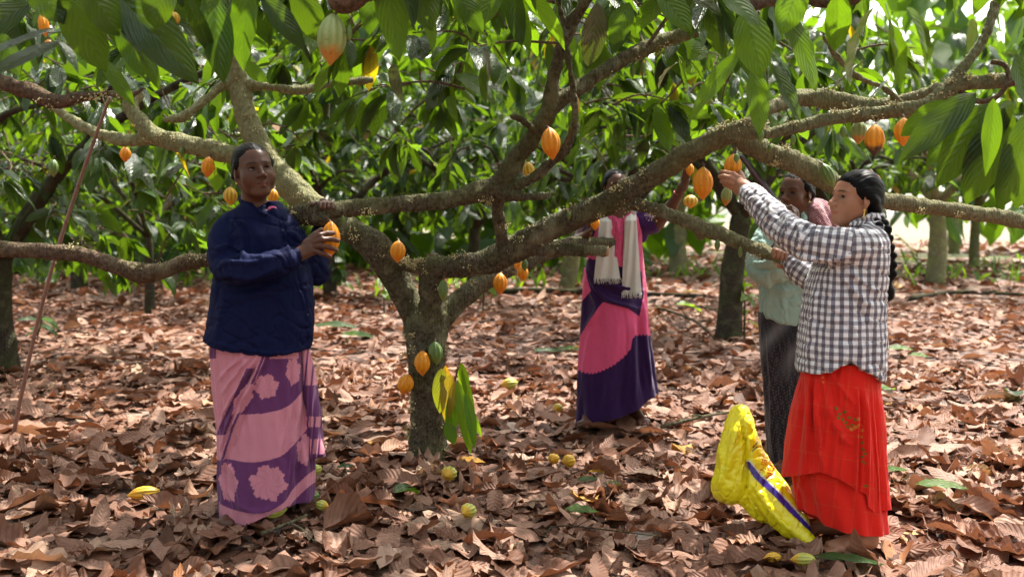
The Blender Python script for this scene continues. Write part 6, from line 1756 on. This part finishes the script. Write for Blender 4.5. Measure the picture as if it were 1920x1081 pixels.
for (x, y, hw, hh, Y, lab) in ((831, 545, 9, 22, 4.90, "slim green young pod in the crook right of the stem above the trunk"), (643, 412, 4, 9, 4.2, "tiny green pod right of the stub held by the woman in navy"), (1067, 404, 4, 8, 4.66, "tiny green pod on the mossy face of the thick limb"),
                              (1426, 255, 6, 14, 4.2, "small green pod at the bend where the thin limb begins"), (1487, 262, 5, 10, 4.2, "small green pod left of three close together over the mint shirt"), (1443, 278, 4, 8, 4.33, "tiny green pod dangling under the limb above the knife"),
                              (1581, 247, 6, 12, 4.2, "small green pod left of the pale green pod on the thin limb"), (1345, 460, 5, 12, 4.32, "small green pod under the low branch left of the mint sleeve"), (1388, 473, 4, 11, 4.25, "small green pod under the low branch close to the mint sleeve"),
                              (341, 285, 5, 9, 5.3, "tiny green pod under the lit limb left of the orange one"), (369, 300, 3.5, 8, 5.3, "tiny green pod beside the orange one behind the jacket"), (1205, 128, 5, 14, 4.75, "green young pod hanging under the high slanting branch, right of two"),
                              (1186, 134, 5, 13, 4.75, "green young pod hanging under the high slanting branch, left of two"), (655, 62, 5, 16, 2.95, "slim green bud pod touching the huge pale one")):
    pod(x, y, hw, hh, Y, GREEN, lab, group="young green cacao pods", name="young_cacao_pod", cat="young pod", hr=(16, 30))
# pods lying on the litter
def fallen(px, py, hw, hh, mat, label, yaw, part=1.0, z=.045):
    global pod_n; pod_n += 1
    g = gnd(px, py + hw * .6, 0.0); s = g[1] / F
    ax = np.array([math.cos(yaw), math.sin(yaw), .12]); c = g + [0, 0, hw * s * .75 + z]
    e = empty("fallen_cacao_pod", g + [0, 0, .01], label, "fallen pod", "cacao pods fallen on the leaves")
    V, Fq, gr, al = pod_geo(c, 2 * hh * s, hw * s, ax, roll=pod_n, seed=pod_n, nu=30, nv=50)
    k = (V - c) @ np.array([.3, .2, 1.0]); V = V - np.array([0, 0, 1.0]) * (np.clip(k, 0, 1) * .15)[:, None]
    mesh_obj("husk", V, Fq, mat, e, cols={"groove": gr, "along": al})
    V, Fq = tube(np.array([c + ax * hh * s * .97, c + ax * hh * s * 1.15 + [0, 0, .006]]), [.006, .005], 7); mesh_obj("stalk", V, Fq, STALK, e)
fallen(270, 944, 14, 31, YELLOW, "long yellow pod lying on leaves at the lower left", .25)
fallen(842, 906, 15, 17, YG, "green and yellow pod standing in leaves below the trunk", 1.3)
fallen(878, 978, 15, 18, YG, "half buried green and yellow pod in front of the trunk, nearest the camera", 1.0)
fallen(512, 978, 15, 27, YG, "split yellow and green pod at the hem of the pink and purple sari", .3)
fallen(582, 950, 14, 18, GREEN, "dull green pod right of the purple sari hem", .5)
fallen(605, 967, 10, 15, YG, "small yellow green pod next to the dull green one by the sari hem", 2.8)
fallen(955, 731, 11, 17, YG, "pale green pod on the leaves beyond the trunk to its right", .3)
fallen(1046, 778, 9, 10, YG, "small yellow green pod near the feet of the woman with the white shawl", 1.2)
fallen(1038, 877, 11, 13, YELLOW, "yellow pod of a touching pair on the open litter, left one", 1.2)
fallen(1066, 881, 13, 14, YELLOW, "yellow pod of a touching pair on the open litter, right one", .4)
fallen(1448, 1052, 10, 18, YELLOW, "yellow pod in leaves below the tip of the yellow sack", .1, z=.015)
fallen(1505, 1056, 13, 24, YG, "green streaked pod in leaves below the red skirt", -.2, z=.015)
fallen(592, 898, 10, 14, YG, "pale green pod half hidden behind the sari at its right", .8)

# ---- single leaves on the ground that stand out
def ground_leaf(px, py, L, W, yaw, mat, label, rnd=.6, seed=0, lift=.045, fold_=.2, droop=.2, name="fallen_leaf"):
    g = gnd(px, py, 0.0); g[2] = lift
    D = np.array([[math.cos(yaw), math.sin(yaw), .03]])
    V, Fq, uv, r = leaf_batch(g[None] - D * L / 2, D, np.array([[.05, -.25, 1.0]]), np.array([L]), np.array([W]), droop=np.array([droop]), fold=np.array([fold_]), wave=.10, curl=.1, nu=8, nv=16, seed=seed, rnd=np.array([rnd]))
    o = mesh_obj(name, V, Fq, mat, None, uv=uv, cols={"rnd": r}, origin=g)
    tag(o, label, "fallen leaf", "leaves lying loose on the litter")
ground_leaf(765, 940, .17, .085, .9, LEAF, "dark green leaf upright on the litter left of the green pod", .3, 1, .06, .5, .6)
ground_leaf(1090, 975, .15, .07, .1, LEAF, "mid green leaf in the centre foreground right of the half buried pod", .7, 2)
ground_leaf(1768, 926, .24, .085, -.15, LEAF_YOUNG, "long pale green leaf lying right of the red skirt", .6, 3)
ground_leaf(883, 878, .15, .06, -.2, LEAF_YELLOW, "bright yellow orange leaf at the foot of the trunk", .92, 4)
ground_leaf(1680, 896, .14, .05, .1, LEAF_YOUNG, "small yellow green leaf close to the right side of the red skirt", .5, 5)
ground_leaf(632, 622, .5, .17, .1, LEAF, "large green leaf on the sunny litter right of the navy jacket", .5, 6, .08)
ground_leaf(670, 637, .4, .15, -.3, LEAF, "green leaf overlapping the large one right of the navy jacket", .7, 7, .06)
ground_leaf(1030, 668, .32, .1, .2, LEAF, "green leaf on the litter left of the violet hem", .4, 8, .06)
ground_leaf(1062, 664, .3, .1, 2.6, LEAF, "green leaf touching the pink skirt at mid height", .6, 9, .06)
ground_leaf(1690, 666, .28, .12, .2, LEAF, "green leaf on the litter right of the checked shirt hem", .8, 10, .07)
ground_leaf(1722, 678, .18, .10, -.7, LEAF_YOUNG, "small light green leaf next to one right of the checked hem", .5, 11, .06)
ground_leaf(1103, 915, .12, .05, .3, LEAF, "small green leaf between the yellow pods and the centre leaf", .6, 12)
ground_leaf(1150, 925, .10, .05, -.4, LEAF_YOUNG, "small pale green leaf right of the yellow pods", .3, 13)
ground_leaf(1590, 1068, .26, .055, -.2, LEAF, "narrow dark green leaf at the bottom edge below the red skirt", .6, 14)
ground_leaf(650, 890, .10, .05, .6, LEAF, "small dark green leaf right of the sari hem", .3, 15)
ground_leaf(1120, 900, .09, .03, .1, LEAF_YELLOW, "thin yellow leaf right of the yellow pods", .9, 16)
ground_leaf(1295, 590, .45, .16, .4, LEAF_YOUNG, "bright green leaf low in front of the dark trunk behind the mint shirt", .7, 17, .15, .3, .7)
ground_leaf(1300, 575, .35, .10, .2, LEAF_YELLOW, "orange leaf above the bright green one by the dark trunk", .97, 18, .22)
ground_leaf(1665, 740, .16, .10, .8, LEAF_YOUNG, "yellow green leaf scrap right of the red waist", .5, 19, .05)
ground_leaf(1900, 755, .3, .12, 1.2, LEAF, "dark green leaf at the right edge of the litter", .3, 20, .08)
# ---- sprouts growing from the foot of the trunk
SHT = Leaves(); sprout_items = [(828, 690, 824, 775, 36, 4.80, .5, 0), (845, 700, 836, 790, 36, 4.78, .7, 0), (835, 685, 838, 745, 22, 4.82, .9, 0)]
sy_ = Leaves(); hero(sy_, sprout_items, seed=21)
yl = sy_.build("sprout_leaves", [LEAF_YELLOW], main_tree)
hero(SHT, [(858, 712, 878, 845, 30, 4.75, .75, -.02), (850, 730, 846, 825, 34, 4.80, .4, 0), (864, 680, 876, 745, 20, 4.8, .9, .05), (872, 735, 890, 838, 28, 4.70, .5, 0), (866, 690, 886, 780, 18, 4.8, .8, 0), (838, 790, 850, 832, 28, 4.72, .4, 0), (862, 685, 880, 770, 24, 4.86, .9, .02), (880, 760, 900, 820, 14, 4.8, .8, 0)], seed=22)
SHT.tube(catmull([at(815, 835, 5.0), at(840, 780, 4.85), at(856, 700, 4.82), at(866, 682, 4.82)], 5), .004)
SHT.tube(catmull([at(815, 800, 5.0), at(832, 740, 4.88), at(838, 690, 4.83)], 5), .003)
SHT.build("green_shoot", [LEAF_YOUNG, BARK], main_tree)

# ---- young shoots (each plant a thing)
def shoot(px, py, h, n, L, label, seed, mat=LEAF_YOUNG, Yz=None):
    r = np.random.default_rng(seed); g = gnd(px, py, 0.0)
    LV = Leaves(); top = g + [r.normal(0, .05), r.normal(0, .05), h]
    st = catmull([g - [0, 0, .05], g * .5 + top * .5 + [.03, 0, 0], top], 5); LV.tube(st, np.linspace(.014, .006, 11), 1)
    for k in range(n):
        t = r.uniform(.35, 1); p = st[int(t * 10)]
        a = r.uniform(0, 6.283); D = np.array([[math.cos(a), math.sin(a), r.uniform(-.8, .3)]])
        LV.add(leaf_batch(p[None], D, np.array([[0, -.3, 1.0]]) + r.normal(0, .3, (1, 3)), np.array([L * r.uniform(.7, 1.1)]), np.array([L * .36]), droop=np.array([r.uniform(.3, 1)]), fold=.2, wave=.06, nu=4, nv=8, seed=seed * 50 + k, rnd=r.uniform(.2, .93, 1)))
    e = empty("cacao_seedling", g, label, "seedling", "young leafy shoots"); LV.build("foliage", [mat, BARK], e)
shoot(905, 590, .75, 16, .26, "leafy bright shoot right of the forked trunk", 61)
shoot(720, 585, .62, 12, .26, "leafy bright shoot left of the forked trunk in the sun", 62)
shoot(625, 560, .95, 24, .30, "tall leafy shoot right of the navy jacket", 63, LEAF)
shoot(545, 560, .9, 18, .30, "leafy shoot behind the waist of the navy jacket", 64, LEAF)
shoot(1395, 640, .8, 12, .26, "shoot with drooping leaves climbing the dark trunk behind the mint shirt", 65)
shoot(350, 540, 1.0, 22, .36, "broad leaved shoot in the shade left of the navy jacket", 66, LEAF)
shoot(70, 560, 1.1, 20, .36, "broad leaved shoot near the left edge", 67, LEAF)
shoot(60, 640, .3, 6, .26, "low leafy shoot beside the dark trunk at the left", 68, LEAF)
shoot(1205, 480, 1.3, 26, .4, "bright bushy shoot right of the white shawl", 69)
shoot(1330, 470, 1.3, 22, .4, "bright bushy shoot left of the mint sleeve", 70)
shoot(990, 520, .8, 16, .3, "bushy shoot between the trunk and the white shawl", 71)

# ---- bamboo pole
g0 = gnd(24, 822); top = at(206, 182, 5.15)
pl = empty("bamboo_pole", g0, "long thin brown pole leaning up into the branches at the left", "pole")
n = 60; t = np.linspace(0, 1, n); P = g0[None] * (1 - t)[:, None] + top[None] * t[:, None]; P[:, 0] -= .05 * np.sin(t * np.pi); P[0, 2] -= .02
rad = (.0125 * (1 - t) + .0085 * t) * (1 + .22 * (np.abs((t * 9) % 1 - .5) < .04))
V, Fq = tube(P, rad, 12, rough=.02)
mesh_obj("cane", V, Fq, simple_mat("dry_bamboo", (.24, .13, .105), .5, nscale=12, var=.35, bump=.3), pl)
MBn = MB()
for q in np.arange(1, 9) / 9.0:
    c = P[int(q * (n - 1))]; d = P[5] - P[4]; d /= np.linalg.norm(d)
    V, Fq = tube(np.array([c - d * .004, c + d * .004]), .0125 * (1 - q) + .0085 * q + .003, 12); MBn.add(V, Fq)
MBn.build("joint_ring", simple_mat("bamboo_node", (.20, .11, .08), .7), pl)

# ---- yellow plastic sack
sk = empty("yellow_sack", gnd(1420, 960), "bright yellow woven plastic sack with a violet stripe slumped on the leaves", "sack")
Ys = 3.95
S = [ell(at(1384, 850, 4.0), [.066, .085, .17], np.array(Euler((0, .09, 0)).to_matrix()), k=.05), ell(at(1372, 905, 4.0), [.082, .10, .085], k=.05), cap(at(1388, 772, 4.02), at(1382, 850, 4.0), .034, .07, .05),
     cap(at(1352, 925, 4.0), at(1375, 905, 3.98), .03, .06, .03)]
S += [cap(at(1405, 880, 4.0), at(1440, 935, 3.93), .085, .085, .05), cap(at(1440, 935, 3.93), at(1490, 985, 3.82), .085, .055, .04), cap(at(1490, 985, 3.82), at(1532, 1028, 3.70), .05, .012, .03), cap(at(1392, 830, 4.0), at(1440, 935, 3.93), .055, .07, .04)]
S.append(neg(ell(at(1377, 770, 3.96), [.016, .03, .07], k=.02)))
V, Fq = sculpt(S, .0036, .02)
V[:, 2] = np.maximum(V[:, 2], .012)
N = vnormals(V, Fq)
q1 = np.abs(snoise(V * [1, 1, .8], 7, 31, 2)); q2 = np.abs(snoise(V, 17, 32, 2)); q3 = np.abs(snoise(V, 38, 33, 1))
q4 = np.abs(snoise(V * [1.3, 1, .5] + 3, 9, 35, 1))
V = V + N * (.007 * (.35 - q1) - .005 * np.exp(-(q4 / .10) ** 2) + .004 * (.35 - q2))[:, None]
V = fold(V, Fq, [([(1392, 790), (1400, 850), (1396, 915), (1386, 940)], -.020, 4), ([(1384, 790), (1372, 850), (1362, 900)], .012, 6), ([(1408, 900), (1450, 960), (1500, 1005)], .010, 6), ([(1350, 830), (1356, 880), (1346, 920)], .008, 5), ([(1400, 930), (1420, 960), (1440, 990)], -.010, 6)])
Q = to_px(V)
col = np.tile(np.array([.92, .82, .018]), (len(V), 1))
stripe = np.array([(1402, 868), (1420, 893), (1455, 925), (1490, 962), (1530, 1002)])
d, fr_ = polydist(Q, stripe)
wd_ = np.interp(fr_, [0, .15, .6, 1], [4.5, 6, 5.5, 3])
front = N[:, 1] < .2
wh = front & (d < wd_ + 3) & (Q[:, 1] < np.interp(Q[:, 0], stripe[:, 0], stripe[:, 1])) & (Q[:, 0] > 1400); col[wh] = [.72, .72, .55]
vi = front & (d < wd_) & (Q[:, 0] > 1398); col[vi] = [.055, .02, .30]
LET = {"N": [(0, 1, 0, 0), (0, 0, 1, 1), (1, 1, 1, 0)], "S": [(1, 0, 0, 0), (0, 0, 0, .5), (0, .5, 1, .5), (1, .5, 1, 1), (1, 1, 0, 1)], "O": [(0, 0, 1, 0), (1, 0, 1, 1), (1, 1, 0, 1), (0, 1, 0, 0)], "A": [(0, 1, .5, 0), (.5, 0, 1, 1), (.25, .6, .75, .6)], "I": [(.5, 0, .5, 1)], "R": [(0, 0, 0, 1), (0, 0, 1, .1), (1, .1, 1, .4), (1, .4, 0, .5), (0, .5, 1, 1)]}
def lettering(Q, word, p0, p1, h, wline):
    p0, p1 = np.array(p0, float), np.array(p1, float); u = (p1 - p0) / len(word); un = u / np.linalg.norm(u); v = np.array([-un[1], un[0]]) * h
    m_ = np.zeros(len(Q), bool)
    for i, ch in enumerate(word):
        if ch == " ": continue
        for (a, b_, c, d_) in LET[ch]:
            A_ = p0 + u * (i + a * .68) + v * b_; B_ = p0 + u * (i + c * .68) + v * d_
            dd, _ = polydist(Q, [A_, B_]); m_ |= dd < wline
    return m_
tx = front & lettering(Q, "NOS", (1437, 895), (1446, 852), 11, 1.25); col[tx] = [.62, .10, .03]
tx = front & (lettering(Q, "ISO", (1424, 884), (1436, 842), 7, .9)); col[tx] = [.70, .22, .04]
for ln_ in ([(1411, 845), (1419, 838)], [(1412, 838), (1421, 828)]):
    dd, _ = polydist(Q, ln_); col[front & (dd < 1.2)] = [.02, .22, .10]
def sack_mat():
    m, nt, out = new_mat("woven_plastic"); b = NB(nt)
    n = b.noise(b.obj(), 60, 4, .6).outputs[0]; n3 = b.noise(b.obj(), 14, 3).outputs[0]
    vo = b.n("ShaderNodeTexVoronoi", feature="DISTANCE_TO_EDGE", ins={"Vector": b.obj(), "Scale": 11.0}).outputs[0]
    h = b.math("ADD", b.math("MULTIPLY", vo, -1.2), b.math("MULTIPLY", n, .5))
    c = b.mix(b.ramp(n3, [(.4, 0), (.7, .3)]), b.attr("col"), b.mix(1.0, b.attr("col"), (.8, .7, .5), "MULTIPLY"))
    pb = b.pbr(None, **{"Base Color": c, "Roughness": .28, "Specular IOR Level": .6, "Normal": b.bump(h, .3, .006)})
    tr = b.n("ShaderNodeBsdfTranslucent", ins={"Color": b.attr("col")})
    mx = b.n("ShaderNodeMixShader", ins={0: .15, 1: pb.outputs[0], 2: tr.outputs[0]}); nt.links.new(mx.outputs[0], out.inputs[0])
    return m
mesh_obj("fabric", V, Fq, sack_mat(), sk, cols={"col": col})
sk["label"] = "bright yellow woven plastic sack with a violet stripe slumped on the leaves"

# ---- fallen branches on the litter
def stick(pts, r0, r1, label, seed, mat=BARK_DARK, side=2):
    P = catmull([gnd(x, y, z) for x, y, z in pts], 6); rr = np.linspace(r0, r1, len(P))
    e = empty("fallen_branch", P[0], label, "branch", "dry branches on the ground")
    V, Fq = tube(P, rr, 9, rough=.08, seed=seed); mb = MB(); mb.add(V, Fq)
    r = np.random.default_rng(seed)
    for k in range(side):
        i = int(r.uniform(.3, .8) * len(P)); d = r.normal(size=3) * [1, 1, .2]; d[2] = abs(d[2]); d /= np.linalg.norm(d)
        V, Fq = tube(catmull([P[i], P[i] + d * .12 + [0, 0, .02], P[i] + d * .28], 4), np.linspace(r1, r1 * .3, 9), 6, rough=.05); mb.add(V, Fq)
    mb.build("wood", mat, e)
stick([(940, 545, .08), (1010, 544, .10), (1100, 547, .08), (1240, 552, .07), (1340, 556, .06)], .045, .03, "long fallen bough lying behind the woman with the white shawl", 1)
stick([(1230, 575, .06), (1300, 600, .10), (1345, 640, .05)], .018, .008, "thin curved dry stick left of the dark trunk", 2)
stick([(1375, 600, .06), (1320, 575, .16), (1260, 580, .04)], .014, .006, "arched dry stick behind the thin curved one", 3)
stick([(1700, 560, .05), (1790, 548, .07), (1920, 552, .05)], .04, .025, "fallen bough on bright litter at the right", 4)
stick([(1640, 470, .1), (1680, 440, .5), (1720, 480, .1)], .05, .03, "pale fallen bough in the sun behind the braid", 5, BARK_PALE)
stick([(490, 1000, .05), (530, 985, .06), (575, 965, .06)], .008, .005, "thin twig lying between the pods by the sari hem", 6, BARK, 1)
stick([(1020, 1000, .07), (1060, 985, .08), (1240, 1005, .06)], .004, .002, "wiry twig across the litter in the centre foreground", 7, BARK_DARK, 1)
stick([(1240, 800, .05), (1320, 780, .08), (1380, 770, .05)], .012, .006, "dry twig on the litter left of the yellow sack", 8, BARK, 1)
